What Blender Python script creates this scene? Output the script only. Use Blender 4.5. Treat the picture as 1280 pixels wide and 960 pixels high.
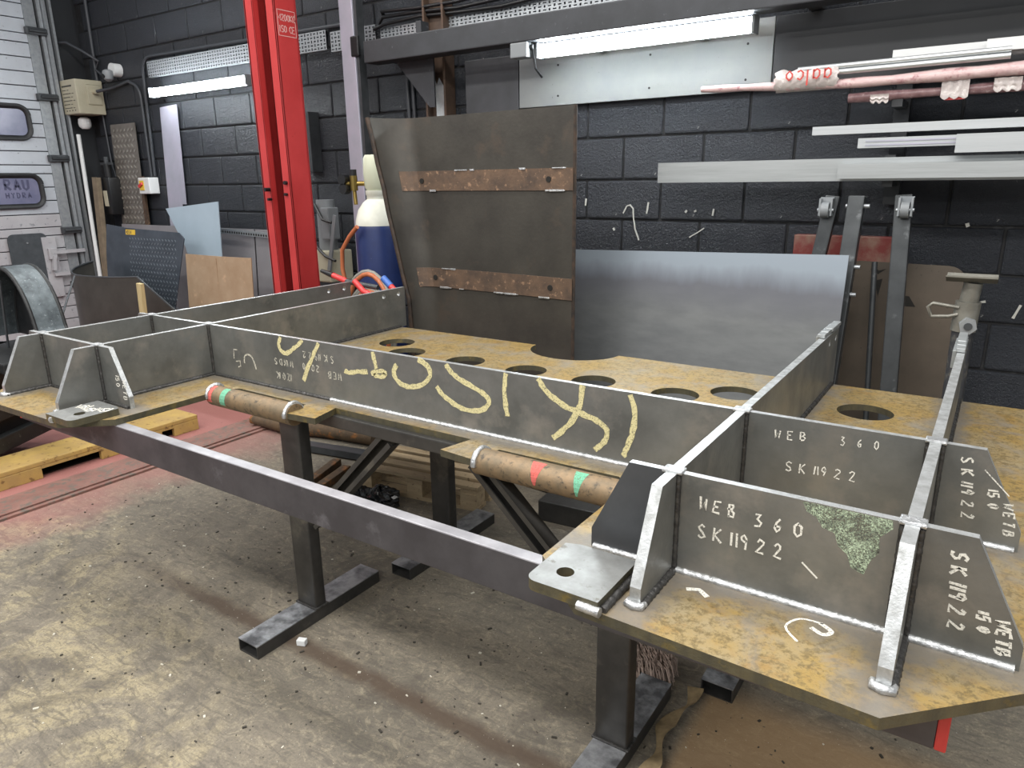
import bpy, bmesh, math, random
from mathutils import Vector, Matrix
random.seed(7)
for o in list(bpy.data.objects): bpy.data.objects.remove(o)
SC = bpy.context.scene
COL = SC.collection
# ------------------------------------------------------------------ camera
cam = bpy.data.objects.new('camera', bpy.data.cameras.new('camera')); COL.objects.link(cam)
def cam_axes(yaw, pitch, roll):
    f = Vector((-math.sin(yaw)*math.cos(pitch), math.cos(yaw)*math.cos(pitch), -math.sin(pitch)))
    r = Vector((math.cos(yaw), math.sin(yaw), 0)); u = r.cross(f)
    c, s = math.cos(roll), math.sin(roll)
    return c*r+s*u, -s*r+c*u, f
_r, _u, _f = cam_axes(0.594, 0.2795, -0.0145)
mw = Matrix((_r, _u, -_f)).transposed().to_4x4(); mw.translation = Vector((1.4351, -1.5692, 1.5558))
cam.matrix_world = mw
cam.data.sensor_width = 36.0; cam.data.lens = 36.0*894.66/1280.0
cam.data.clip_start = .02; cam.data.clip_end = 60
SC.camera = cam
# ------------------------------------------------------------------ world, lights, exposure
wd = bpy.data.worlds.new('world'); SC.world = wd; wd.use_nodes = True
bg = wd.node_tree.nodes['Background']; bg.inputs[0].default_value = (.88, .94, 1, 1); bg.inputs[1].default_value = .36
def area(name, loc, sx, sy, power, col=(1, .97, .93), target=None):
    L = bpy.data.lights.new(name, 'AREA'); L.shape = 'RECTANGLE'; L.size = sx; L.size_y = sy; L.energy = power; L.color = col
    o = bpy.data.objects.new(name, L); COL.objects.link(o); o.location = loc
    if target: o.rotation_euler = (Vector(target)-Vector(loc)).to_track_quat('-Z', 'Y').to_euler()
    return o
for i, (x, y, p) in enumerate([(-3.4, -2.6, 34), (-1.0, -2.6, 38), (1.4, -2.6, 28), (3.6, -2.6, 22), (-3.4, -.8, 38), (-1.0, -.8, 42), (1.4, -.8, 42), (3.6, -.8, 34), (-3.4, .9, 28), (-1.0, .9, 28), (1.4, .9, 28), (-2.2, -4.6, 62), (.4, -4.6, 66), (3.0, -4.6, 44)]):  # unseen overhead lamps; the rearmost row is added to fill camera-facing faces
    area('unseen_overhead_light', (x, y, 3.75), 1.8, .3, p)
vs = SC.view_settings
vs.view_transform = 'Standard'; vs.look = 'None'; vs.gamma = 1.0; vs.use_curve_mapping = False; vs.exposure = 0.35

# ------------------------------------------------------------------ materials
def srgb(h):
    h = h.lstrip('#'); v = [int(h[i:i+2], 16)/255 for i in (0, 2, 4)]
    return tuple((c/12.92 if c <= .04045 else ((c+.055)/1.055)**2.4) for c in v)+(1,)
class NT:
    def __init__(s, name):
        s.m = bpy.data.materials.new(name); s.m.use_nodes = True; s.t = s.m.node_tree; s.n = s.t.nodes; s.l = s.t.links
        s.b = s.n['Principled BSDF']
    def add(s, ty, **kw):
        n = s.n.new(ty)
        for k, v in kw.items(): setattr(n, k, v)
        return n
    def coord(s):
        if not hasattr(s, '_c'): s._c = s.add('ShaderNodeTexCoord').outputs['Object']
        return s._c
    def pos(s):
        if not hasattr(s, '_p'): s._p = s.add('ShaderNodeNewGeometry').outputs['Position']
        return s._p
    def noise(s, scale, detail=4, rough=.6, stretch=None, vec=None, dist=0):
        n = s.add('ShaderNodeTexNoise'); n.inputs['Scale'].default_value = scale; n.inputs['Detail'].default_value = detail
        n.inputs['Roughness'].default_value = rough; n.inputs['Distortion'].default_value = dist
        v = vec or s.coord()
        if stretch:
            mp = s.add('ShaderNodeMapping'); mp.inputs['Scale'].default_value = stretch; s.l.new(v, mp.inputs[0]); v = mp.outputs[0]
        s.l.new(v, n.inputs['Vector']); return n.outputs['Fac']
    def ramp(s, src, lo, hi):
        r = s.add('ShaderNodeMapRange', clamp=True); r.inputs['From Min'].default_value = lo; r.inputs['From Max'].default_value = hi
        s.l.new(src, r.inputs['Value']); return r.outputs[0]
    def mix(s, fac, a, b):
        m = s.add('ShaderNodeMix', data_type='RGBA')
        for i, v in ((0, fac), (6, a), (7, b)):
            if isinstance(v, (tuple, list)): m.inputs[i].default_value = v
            elif isinstance(v, (int, float)): m.inputs[i].default_value = v
            else: s.l.new(v, m.inputs[i])
        return m.outputs[2]
    def math(s, op, a, b=None, c=None):
        m = s.add('ShaderNodeMath', operation=op)
        for i, v in enumerate((a, b, c)):
            if v is None: continue
            if isinstance(v, (int, float)): m.inputs[i].default_value = v
            else: s.l.new(v, m.inputs[i])
        return m.outputs[0]
    def bump(s, h, strength=.2, dist=.01):
        b = s.add('ShaderNodeBump'); b.inputs['Strength'].default_value = strength; b.inputs['Distance'].default_value = dist
        s.l.new(h, b.inputs['Height']); s.l.new(b.outputs[0], s.b.inputs['Normal'])
    def set(s, **kw):
        for k, v in kw.items():
            i = s.b.inputs[k.replace('_', ' ')]
            if isinstance(v, (int, float, tuple)): i.default_value = v
            else: s.l.new(v, i)
MATS = {}
def M(name, c1, c2=None, scale=6, lo=.35, hi=.65, metal=0., rough=.5, rough2=None, c3=None, s3=30, lo3=.62, hi3=.68, bump=0., bscale=60, stretch=None, bdist=.01, detail=5):
    if name in MATS: return MATS[name]
    t = NT(name)
    col = srgb(c1)
    if c2:
        f = t.ramp(t.noise(scale, detail, .62, stretch), lo, hi); col = t.mix(f, srgb(c1), srgb(c2))
        if rough2 is not None:
            r = t.math('MULTIPLY_ADD', f, rough2-rough, rough); t.set(Roughness=r)
    if c3:
        f3 = t.ramp(t.noise(s3, 5, .65), lo3, hi3); col = t.mix(f3, col, srgb(c3))
    t.set(Base_Color=col, Metallic=metal)
    if rough2 is None or not c2: t.set(Roughness=rough)
    if bump: t.bump(t.noise(bscale, 4, .6), bump, bdist)
    MATS[name] = t.m; return t.m
def emat(name, col, strength):
    t = NT(name); t.set(Base_Color=srgb(col), Emission_Color=srgb(col), Emission_Strength=strength); MATS[name] = t.m; return t.m

web_m = M('mill_scale_steel', '#8d8e8b', '#686966', 4.5, .32, .68, .6, .34, .52, '#95918a', 7, .52, .72, .05, 90, detail=6)
dark_web_m = M('blue_dark_steel', '#5b5d60', '#4c4e51', 6, .3, .7, .5, .42, .5)
edge_m = M('ground_bright_steel', '#d2d5d6', '#a4a6a5', 40, .35, .65, .75, .34, .46, stretch=(1, 1, 1), bump=.08, bscale=200)
t = NT('ochre_scale_plate'); P = t.pos(); sx = t.add('ShaderNodeSeparateXYZ'); t.l.new(P, sx.inputs[0])
fa = t.ramp(t.noise(4.5, 7, .68), .42, .62); fb = t.ramp(t.noise(75, 6, .75), .47, .6); fc = t.ramp(t.noise(7, 6, .65, dist=.8), .5, .64); fd = t.ramp(t.noise(22, 6, .7), .5, .66)
col = t.mix(fa, srgb('#98804c'), srgb('#958768')); col = t.mix(t.math('MULTIPLY', fd, .6), col, srgb('#8f6f3a')); col = t.mix(t.math('MULTIPLY', fb, .8), col, srgb('#655739')); col = t.mix(t.math('MULTIPLY', fc, .7), col, srgb('#837d72'))
# ground, heat-greyed margins along the weld lines
ax_ = t.math('ABSOLUTE', sx.outputs[0])
dm = t.math('MINIMUM', t.math('MINIMUM', t.math('ABSOLUTE', t.math('SUBTRACT', ax_, 1.005)), t.math('ABSOLUTE', t.math('SUBTRACT', ax_, 1.387))), t.math('MINIMUM', t.math('ABSOLUTE', t.math('ADD', sx.outputs[1], .012)), t.math('ABSOLUTE', t.math('ADD', sx.outputs[1], .424))))
dm = t.math('ADD', dm, t.math('MULTIPLY', t.math('SUBTRACT', t.noise(14, 5, .65), .5), .12))
col = t.mix(t.math('MULTIPLY', t.ramp(dm, .06, .02), .8), col, srgb('#736f69'))
t.set(Base_Color=col, Metallic=.25, Roughness=.5); t.bump(t.noise(140, 4), .08); plate_m = t.m
pedge_m = M('flame_cut_edge', '#4f4d42', '#625d49', 25, .35, .65, .45, .5, None, '#77693d', 18, .56, .7, .25, 60, stretch=(1, 1, .15))
lug_m = M('lug_steel', '#9b9d9c', '#7d7e7c', 12, .35, .65, .6, .4, .5, '#6d6a63', 30, .6, .7)
weld_m = M('weld_metal', '#dcdee0', '#a5a7a8', 70, .35, .65, .85, .28, .45, bump=.3, bscale=180)
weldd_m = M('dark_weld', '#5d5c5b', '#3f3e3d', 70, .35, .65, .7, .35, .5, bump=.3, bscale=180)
pipe_m = M('rusty_pipe', '#6f6350', '#8c765a', 22, .35, .65, .35, .55, None, '#4d463c', 45, .55, .66, .1, 90)
railt_m = M('rail_top_pale', '#a5a4a8', '#8d8c90', 12, .35, .65, .5, .45)  # lighter grey for the rail's upward faces
rail_m = M('hot_rolled_rail', '#56555a', '#474549', 7, .35, .65, .5, .45, .55, '#6d6c72', 10, .6, .72)
stand_m = M('black_box_section', '#504f4d', '#3e3d3c', 7, .35, .65, .55, .36, .5, '#66635c', 6, .58, .7)
standt_m = M('stand_top_sheen', '#a6a8ab', '#56575a', 10, .38, .62, .5, .35, .5)  # sheen on the foot tops painted in as a lighter grey
hole_m = M('hole_dark', '#15130f', rough=.8)
def chalk(name, c, miss):
    t = NT(name); f = t.ramp(t.noise(300, 5, .8), miss-.06, miss+.02)
    t.set(Base_Color=srgb(c), Roughness=.9)
    tr = t.add('ShaderNodeBsdfTransparent'); mx = t.add('ShaderNodeMixShader'); t.l.new(f, mx.inputs[0]); t.l.new(tr.outputs[0], mx.inputs[1]); t.l.new(t.b.outputs[0], mx.inputs[2])
    t.l.new(mx.outputs[0], t.n['Material Output'].inputs[0]); MATS[name] = t.m; return t.m
chalk_y = chalk('yellow_chalk', '#d3c998', .45)
chalk_w = chalk('white_chalk', '#e0ddd2', .445)
chalk_f = chalk('faint_chalk', '#c4c0b1', .475)
paint_r = chalk('red_paint_mark', '#c9625a', .43); paint_g = chalk('green_paint_mark', '#6aa98b', .44); t = NT('green_spray'); f_ = t.math('MULTIPLY', t.ramp(t.noise(420, 5, .8), .42, .62), t.ramp(t.noise(34, 6, .75), .36, .54))
t.set(Base_Color=srgb('#cfe2c2'), Roughness=.8); tr_ = t.add('ShaderNodeBsdfTransparent'); mx_ = t.add('ShaderNodeMixShader'); t.l.new(f_, mx_.inputs[0]); t.l.new(tr_.outputs[0], mx_.inputs[1]); t.l.new(t.b.outputs[0], mx_.inputs[2]); t.l.new(mx_.outputs[0], t.n['Material Output'].inputs[0]); paint_gs = t.m
black_block = NT('black_painted_block'); t = black_block
f1 = t.ramp(t.noise(3, 4), .3, .7); col = t.mix(f1, srgb('#2a2e35'), srgb('#22252b'))
sp = t.ramp(t.noise(38, 3, .55), .715, .74); col = t.mix(sp, col, srgb('#9c9c98'))
t.set(Base_Color=col, Roughness=.36); t.bump(t.noise(75, 6, .75), .8, .016); black_block = t.m
mortar_m = M('black_mortar', '#1c1d1f', '#3a3b3d', 20, .55, .7, rough=.8, bump=.3)
grey_board = M('grey_painted_board', '#8e918f', '#84888a', 6, .3, .7, 0, .5, None, '#6b6d6b', 55, .68, .72, .08, 40)
dark_board = M('black_painted_board', '#2e3033', '#27292c', 3, .3, .7, 0, .45)
beam_m = M('dark_grey_beam', '#3d3f43', '#35373a', 8, .35, .65, .3, .5, None, '#5b5e63', 40, .64, .7)
gal_m = M('galvanised', '#a9adb0', '#989da1', 30, .35, .65, .6, .38, .48)
alu_m = M('aluminium', '#d3d6d7', '#bcc0c2', 8, .35, .65, .75, .32, .42, stretch=(.2, 1, 6))
alu2_m = M('dull_aluminium', '#b9bdbe', '#a3a7a8', 8, .35, .65, .7, .38, .5, stretch=(.3, 1, 6))
alup_m = M('protected_aluminium', '#bdb9c9', '#aeb0bc', 5, .35, .65, .4, .35)
red_m = M('red_lift_paint', '#b93a3a', '#aa3030', 4, .3, .7, 0, .4, None, '#8c2622', 50, .66, .72)
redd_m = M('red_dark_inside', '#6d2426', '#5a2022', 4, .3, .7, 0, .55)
pinkrail_m = M('worn_red_floor_plate', '#7d5a52', '#8d6a60', 10, .35, .65, .1, .6, None, '#6b625a', 26, .5, .62, .15, 60)
yellow_m = M('worn_yellow_paint', '#b89a55', '#a68a56', 8, .35, .65, 0, .6, None, '#7c6038', 26, .58, .66, .12, 70)
door_m = M('door_lath_paint', '#b9bfc6', '#aeb3ba', 5, .3, .7, .1, .45, None, '#83868a', 40, .64, .7)
doorpink_m = M('door_lath_paint_dusty', '#b3b3b6', '#a6a4a8', 5, .3, .7, .1, .5, None, '#83868a', 30, .6, .68)
rubber_m = M('black_rubber', '#17181a', '#232426', 20, .4, .6, 0, .5)
plast_m = M('dark_plastic_sheet', '#4a4f53', '#3d4246', 12, .35, .65, .1, .5, None, '#777c7e', 60, .68, .72)
trailer_m = M('black_trailer_paint', '#2a2c2d', '#1f2021', 8, .35, .65, .2, .5, None, '#50524f', 30, .62, .7)
mudguard_m = M('worn_mudguard', '#6e777b', '#4d5458', 14, .35, .65, .5, .4, .5, '#8d9699', 60, .6, .7)
drum_m = M('dark_rolled_sheet', '#54524d', '#403e3a', 4, .3, .7, .5, .42)
treadd_m = M('dark_tread_plate', '#565e68', '#4a525b', 8, .35, .65, .6, .42)
treada_m = M('alu_tread_plate', '#8d8780', '#7c766f', 12, .35, .65, .6, .4)
treadh_m = M('tread_highlight', '#b9b4ab', metal=.7, rough=.3)
treaddh_m = M('tread_bar_dark', '#8a939c', metal=.6, rough=.35)
blue_m = M('blue_grey_sheet', '#a3b4c1', '#9aabb8', 4, .3, .7, 0, .45)
card_m = M('cardboard', '#a08a72', '#937b62', 6, .35, .65, 0, .75, None, '#b3967a', 14, .6, .7, .06, 60)
panel_m = M('grey_panel', '#8f8d90', '#868387', 5, .35, .65, .2, .45)
paneld_m = M('dark_panel', '#55565a', '#47484b', 5, .35, .65, .3, .45)
wood_m = M('pallet_wood', '#ae9b7c', '#97866c', 10, .35, .65, 0, .75, None, '#6a5742', 40, .6, .7, .15, 60, stretch=(.3, 3, 3))
woodl_m = M('pale_wood', '#c2b184', '#b09d73', 14, .35, .65, 0, .7, stretch=(3, 3, .4))
wooddark_m = M('weathered_timber', '#80725f', '#6c604f', 14, .35, .65, 0, .75)
white_m = M('white_plastic', '#d4d6d6', rough=.4)
cream_m = M('cream_box', '#b9b49f', '#aea993', 6, .35, .65, 0, .5)
greyp_m = M('grey_plastic', '#7d8184', rough=.45)
dgrey_m = M('dark_grey_metal', '#4d5053', '#3f4245', 12, .35, .65, .4, .45)
blackp_m = M('black_plastic', '#141517', rough=.4)
cyl_blue = M('cylinder_blue', '#20305f', '#1b2750', 8, .35, .65, 0, .4, None, '#7d8494', 70, .7, .74)
cyl_white = M('cylinder_white', '#d3d3c8', '#c3c3b6', 10, .35, .65, 0, .45)
cyl_guard = M('cylinder_guard', '#b9bca6', rough=.45)
brass_m = M('brass', '#8e7a45', metal=.9, rough=.35)
hoseg_m = M('grey_hose', '#7d7c76', rough=.5); hoseo_m = M('orange_hose', '#a8603c', rough=.5)
redpl_m = M('red_plastic', '#c73a3a', rough=.4); bluep_m = M('blue_plastic', '#3f66b0', rough=.4)
rust_m = M('rusty_black_plate', '#48453f', '#302d29', 3.2, .3, .7, .35, .42, .55, '#4f443a', 5, .58, .78, .08, 60)
rustb_m = M('rust_band', '#65503f', '#473a31', 10, .35, .65, .2, .6, None, '#8b6f58', 35, .58, .68, .15, 60)
rustedge_m = M('rust_edge', '#44352a', '#25211e', 30, .35, .65, .2, .65)
rustcol_m = M('rusty_column', '#5a4638', '#473a32', 12, .35, .65, .1, .6)
whitepatch_m = M('white_bare_patch', '#c9d2d6', '#dfe5e8', 30, rough=.6)
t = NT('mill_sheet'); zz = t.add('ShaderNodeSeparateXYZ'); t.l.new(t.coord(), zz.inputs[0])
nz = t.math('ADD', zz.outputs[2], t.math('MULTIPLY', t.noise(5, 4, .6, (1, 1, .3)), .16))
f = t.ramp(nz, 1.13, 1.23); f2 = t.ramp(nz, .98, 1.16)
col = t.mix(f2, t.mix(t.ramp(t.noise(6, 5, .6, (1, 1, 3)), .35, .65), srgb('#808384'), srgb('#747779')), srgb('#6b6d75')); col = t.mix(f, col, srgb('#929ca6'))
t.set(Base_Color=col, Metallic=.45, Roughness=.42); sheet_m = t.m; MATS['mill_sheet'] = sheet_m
brown_m = M('brown_flat_sheet', '#5b5248', '#4c453d', 5, .3, .7, .3, .5, None, '#2f2a26', 60, .66, .71)
post_m = M('grey_lean_post', '#484b4d', '#393c3e', 9, .35, .65, .5, .36, .45, '#65686a', 14, .6, .7)
pink_m = M('pink_wrap_film', '#b89a9a', '#c7aeac', 20, .35, .65, 0, .28, None, '#96686c', 30, .56, .68, .35, 35)
film_m = M('clear_wrap_label', '#c9c2bf', '#b7adab', 25, .35, .65, 0, .25, None, '#e4e0dd', 40, .55, .7, .35, 40)
filmd_m = M('wrap_film_dark', '#7a5c5e', '#96787a', 25, .35, .65, 0, .2, None, '#b9a5a5', 50, .6, .7, .35, 40)
jack_m = M('grey_cast_jack', '#8f8d84', '#7a7870', 20, .35, .65, .5, .45)
jackb_m = M('jack_tube', '#46474a', '#6e6c66', 30, .5, .65, .4, .45, None, '#c9b72c', 9, .66, .7)
mop_m = M('mop_fibre', '#b09c90', '#8a7a70', 60, .35, .65, 0, .9)
leaf_m = M('dry_strap', '#8c7a5a', '#6f5f45', 30, .35, .65, 0, .8)
bag_m = M('black_bag', '#101113', '#1b1c1e', 30, .4, .6, 0, .25)
log_m = M('rusty_log', '#5e4b35', '#46382a', 14, .35, .65, 0, .8, None, '#8b5a2c', 9, .58, .66, .3, 40)
redsteel_m = M('red_beam_paint', '#c03a38', '#a83230', 10, .35, .65, 0, .5)
txt_w = M('faded_print', '#c9a09c', rough=.6); ink_r = M('red_ink', '#c2473f', rough=.5); ink_k = M('dark_print', '#4a4a44', rough=.6)
yell_lab = M('yellow_label', '#d8b33a', rough=.5)
glass_m = NT('dusty_pane'); t = glass_m
col = t.mix(t.ramp(t.noise(5, 4), .35, .65), srgb('#5f627c'), srgb('#73748c'))
t.set(Base_Color=col, Roughness=.3, Emission_Color=col, Emission_Strength=.05); glass_m = t.m
winink_m = M('window_lettering', '#4b4c66', rough=.4)
led_m = emat('led_diffuser', '#f3fbff', 75.0)

# floor material: bare dusty concrete with worn patches, oil, red overspray, dirt joint
t = NT('dusty_concrete'); P = t.pos(); sx = t.add('ShaderNodeSeparateXYZ'); t.l.new(P, sx.inputs[0]); X, Yc = sx.outputs[0], sx.outputs[1]
base = t.mix(t.ramp(t.noise(1.3, 6, .6, vec=P), .35, .65), srgb('#7f7769'), srgb('#6a6459'))
dust = t.math('MULTIPLY', t.ramp(t.noise(3.6, 9, .7, vec=P, dist=1.1), .48, .57), t.ramp(t.noise(34, 6, .75, vec=P, dist=1.0), .36, .52))
near = t.ramp(t.math('ADD', t.math('ADD', Yc, t.math('MULTIPLY', X, .35)), t.math('MULTIPLY', t.noise(1.7, 4, vec=P), .9)), -.05, -.5)
base = t.mix(t.math('MULTIPLY', t.math('MULTIPLY', dust, near), .85), base, srgb('#a79b7c'))
swirl = t.ramp(t.noise(15, 9, .78, vec=P, dist=2.0), .5, .62); base = t.mix(t.math('MULTIPLY', swirl, .6), base, srgb('#a0967f'))
scr = t.ramp(t.noise(16, 7, .7, stretch=(.5, 1.8, 1), vec=P, dist=1.6), .5, .6); base = t.mix(t.math('MULTIPLY', scr, .55), base, srgb('#544f48'))
fine = t.ramp(t.noise(110, 7, .85, vec=P), .47, .62); base = t.mix(t.math('MULTIPLY', fine, .6), base, srgb('#524c45'))
blot = t.ramp(t.noise(3.1, 7, .72, vec=P, dist=.8), .53, .66); base = t.mix(t.math('MULTIPLY', blot, .65), base, srgb('#504a42'))
pk = t.math('MULTIPLY', t.ramp(t.math('ADD', X, t.math('MULTIPLY', t.noise(2.5, 5, vec=P), .9)), -1.5, -2.2), .9); base = t.mix(pk, base, srgb('#9c6560'))
jn = t.math('ABSOLUTE', t.math('ADD', t.math('ADD', Yc, .205), t.math('MULTIPLY', t.math('SUBTRACT', t.noise(6, 4, vec=P), .5), .06)))
jm = t.math('MULTIPLY', t.ramp(jn, .055, .015), t.ramp(t.noise(5, 6, .65, vec=P), .22, .42)); jm = t.math('MULTIPLY', jm, t.ramp(X, -1.5, -.9)); base = t.mix(t.math('MULTIPLY', jm, .85), base, srgb('#4e4034'))
tan = t.math('MULTIPLY', t.ramp(X, .86, .9), t.ramp(Yc, .42, .3)); base = t.mix(t.math('MULTIPLY', tan, .6), base, srgb('#a3845c'))
sp = t.ramp(t.noise(42, 2, .5, vec=P), .72, .75); base = t.mix(sp, base, srgb('#3f3a33'))
ws = t.ramp(t.noise(160, 1, .5, vec=P), .77, .79); base = t.mix(ws, base, srgb('#d9d4c6'))
t.set(Base_Color=base, Roughness=.75); t.bump(t.noise(60, 6, .7, vec=P), .15); floor_m = t.m

# ------------------------------------------------------------------ mesh helpers
class B:
    def __init__(s): s.v = []; s.f = []; s.mi = []
    def add(s, vs, fs, mi=0):
        k = len(s.v); s.v += [Vector(v) for v in vs]; s.f += [tuple(i+k for i in f) for f in fs]; s.mi += [mi]*len(fs); return s
    def box(s, x0, x1, y0, y1, z0, z1, mi=0, bev=0):
        if bev:
            c = Vector(((x0+x1)/2, (y0+y1)/2, (z0+z1)/2)); return s.obox(c, (1, 0, 0), (0, 1, 0), (0, 0, 1), (x1-x0)/2, (y1-y0)/2, (z1-z0)/2, bev, mi)
        s.add([(x, y, z) for z in (z0, z1) for y in (y0, y1) for x in (x0, x1)],
              [(0, 2, 3, 1), (4, 5, 7, 6), (0, 1, 5, 4), (2, 6, 7, 3), (0, 4, 6, 2), (1, 3, 7, 5)], mi); return s
    def obox(s, c, a, b, n, ha, hb, hc, bev=0, mi=0):
        c, a, b, n = Vector(c), Vector(a).normalized(), Vector(b).normalized(), Vector(n).normalized()
        bm = bmesh.new(); bmesh.ops.create_cube(bm, size=2)
        for v in bm.verts: v.co = Vector((v.co.x*ha, v.co.y*hb, v.co.z*hc))
        if bev: bmesh.ops.bevel(bm, geom=bm.edges[:], offset=bev, segments=2, affect='EDGES', profile=.6)
        bm.verts.ensure_lookup_table(); bm.verts.index_update()
        s.add([c+a*v.co.x+b*v.co.y+n*v.co.z for v in bm.verts], [[v.index for v in f.verts] for f in bm.faces], mi); bm.free(); return s
    def bar(s, p0, p1, w, h, up=(0, 0, 1), bev=0, mi=0):
        p0, p1 = Vector(p0), Vector(p1); a = (p1-p0).normalized(); b = Vector(up).cross(a).normalized(); n = a.cross(b)
        return s.obox((p0+p1)/2, a, b, n, (p1-p0).length/2, w/2, h/2, bev, mi)
    def prism(s, poly, o, u, v, n, t, mi=0):
        o, u, v, n = Vector(o), Vector(u), Vector(v), Vector(n); k = len(poly)
        vs = [o+u*p+v*q for p, q in poly]+[o+u*p+v*q+n*t for p, q in poly]
        return s.add(vs, [tuple(range(k))[::-1], tuple(range(k, 2*k))]+[(i, (i+1) % k, (i+1) % k+k, i+k) for i in range(k)], mi)
    def tube(s, pts, r, seg=8, mi=0, cap=True, radii=None, flat=1.0):
        pts = [Vector(p) for p in pts]; rings = []; nrm = None; k0 = len(s.v)
        for i, p in enumerate(pts):
            d = (pts[min(i+1, len(pts)-1)]-pts[max(i-1, 0)]).normalized()
            if nrm is None:
                nrm = d.orthogonal().normalized()
            else:
                nrm = (nrm-d*nrm.dot(d)); nrm = nrm.normalized() if nrm.length > 1e-6 else d.orthogonal().normalized()
            bn = d.cross(nrm); rr = radii[i] if radii else r
            s.v += [p+nrm*rr*math.cos(2*math.pi*j/seg)+bn*rr*flat*math.sin(2*math.pi*j/seg) for j in range(seg)]
        fs = []
        for i in range(len(pts)-1):
            for j in range(seg):
                a = k0+i*seg+j; b = k0+i*seg+(j+1) % seg; fs.append((a, b, b+seg, a+seg))
        if cap: fs += [tuple(k0+j for j in range(seg))[::-1], tuple(k0+(len(pts)-1)*seg+j for j in range(seg))]
        s.f += fs; s.mi += [mi]*len(fs); return s
    def cyl(s, p0, p1, r, seg=16, mi=0, r1=None): return s.tube([p0, p1], r, seg, mi, True, [r, r if r1 is None else r1])
    def lathe(s, prof, c, seg=24, mi=0):
        k0 = len(s.v); n = len(prof); c = Vector(c)
        for r, z in prof: s.v += [c+Vector((r*math.cos(2*math.pi*j/seg), r*math.sin(2*math.pi*j/seg), z)) for j in range(seg)]
        fs = [(k0+i*seg+j, k0+i*seg+(j+1) % seg, k0+(i+1)*seg+(j+1) % seg, k0+(i+1)*seg+j) for i in range(n-1) for j in range(seg)]
        fs += [tuple(k0+j for j in range(seg))[::-1], tuple(k0+(n-1)*seg+j for j in range(seg))]
        s.f += fs; s.mi += [mi]*len(fs); return s
    def grid(s, fn, nu, nv, th, mi=0):
        """thick surface: fn(u,v) -> (point, normal)"""
        k0 = len(s.v)
        for side in (0, 1):
            for i in range(nu+1):
                for j in range(nv+1):
                    p, n = fn(i/nu, j/nv); s.v.append(Vector(p)+Vector(n)*th*side)
        N = (nu+1)*(nv+1); id = lambda a, i, j: k0+a*N+i*(nv+1)+j; fs = []
        for i in range(nu):
            for j in range(nv):
                fs.append((id(0, i, j), id(0, i, j+1), id(0, i+1, j+1), id(0, i+1, j))); fs.append((id(1, i, j), id(1, i+1, j), id(1, i+1, j+1), id(1, i, j+1)))
        for i in range(nu):
            for j in (0, nv): fs.append((id(0, i, j), id(0, i+1, j), id(1, i+1, j), id(1, i, j)))
        for j in range(nv):
            for i in (0, nu): fs.append((id(0, i, j), id(0, i, j+1), id(1, i, j+1), id(1, i, j)))
        s.f += fs; s.mi += [mi]*len(fs); return s
    def obj(s, name, mats, parent=None, base=None, smooth=False, fixn=True):
        if not isinstance(mats, (list, tuple)): mats = [mats]
        if parent is not None: off = PW[parent]
        else:
            if base is None:
                xs = [v.x for v in s.v]; ys = [v.y for v in s.v]; zs = [v.z for v in s.v]; off = Vector(((min(xs)+max(xs))/2, (min(ys)+max(ys))/2, min(zs)))
            else: off = Vector(base)
        me = bpy.data.meshes.new(name); me.from_pydata([v-off for v in s.v], [], s.f); 
        for m in mats: me.materials.append(m)
        me.polygons.foreach_set('material_index', s.mi)
        if fixn:
            bm = bmesh.new(); bm.from_mesh(me); bmesh.ops.recalc_face_normals(bm, faces=bm.faces[:]); bm.to_mesh(me); bm.free()
        if smooth:
            me.polygons.foreach_set('use_smooth', [True]*len(me.polygons)); me.set_sharp_from_angle(angle=math.radians(smooth if smooth is not True else 40))
        me.update(); o = bpy.data.objects.new(name, me); COL.objects.link(o)
        if parent is not None: o.parent = parent; PW[o] = off
        else: o.location = off; PW[o] = off
        return o
PW = {}
def tag(o, label, cat, group=None):
    o['label'] = label; o['category'] = cat
    if group: o['group'] = group
    return o
def thing(name, loc, label, cat, group=None):
    o = bpy.data.objects.new(name, None); o.empty_display_size = .1; COL.objects.link(o); o.location = loc; PW[o] = Vector(loc); return tag(o, label, cat, group)
def struct(o): o['kind'] = 'structure'; return o
def stuff(o): o['kind'] = 'stuff'; return o
def curve_plate(outer, holes, o, u, v, n, t):
    """extruded 2D outline with round holes -> B ; side walls get slot 1, holes too"""
    cu = bpy.data.curves.new('tmp', 'CURVE'); cu.dimensions = '2D'; cu.fill_mode = 'BOTH'; cu.extrude = t/2
    def spl(pts):
        sp = cu.splines.new('POLY'); sp.points.add(len(pts)-1); sp.use_cyclic_u = True
        for q, (a, b) in zip(sp.points, pts): q.co = (a, b, 0, 1)
    spl(outer)
    for (cx, cy, r, k) in holes: spl([(cx+r*math.cos(2*math.pi*i/k), cy+r*math.sin(2*math.pi*i/k)) for i in range(k)])
    ob = bpy.data.objects.new('tmp', cu); COL.objects.link(ob)
    dg = bpy.context.evaluated_depsgraph_get(); me = bpy.data.meshes.new_from_object(ob.evaluated_get(dg))
    o, u, v, n = Vector(o), Vector(u), Vector(v), Vector(n)
    bm = bmesh.new(); bm.from_mesh(me); bmesh.ops.remove_doubles(bm, verts=bm.verts[:], dist=1e-5)
    b = B(); bm.verts.index_update()
    b.v = [o+u*w.co.x+v*w.co.y+n*(w.co.z+t/2) for w in bm.verts]
    for f in bm.faces:
        b.f.append(tuple(w.index for w in f.verts)); b.mi.append(0 if abs(f.normal.z) > .5 else 1)
    bm.free(); bpy.data.objects.remove(ob); bpy.data.curves.remove(cu); bpy.data.meshes.remove(me); return b
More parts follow.
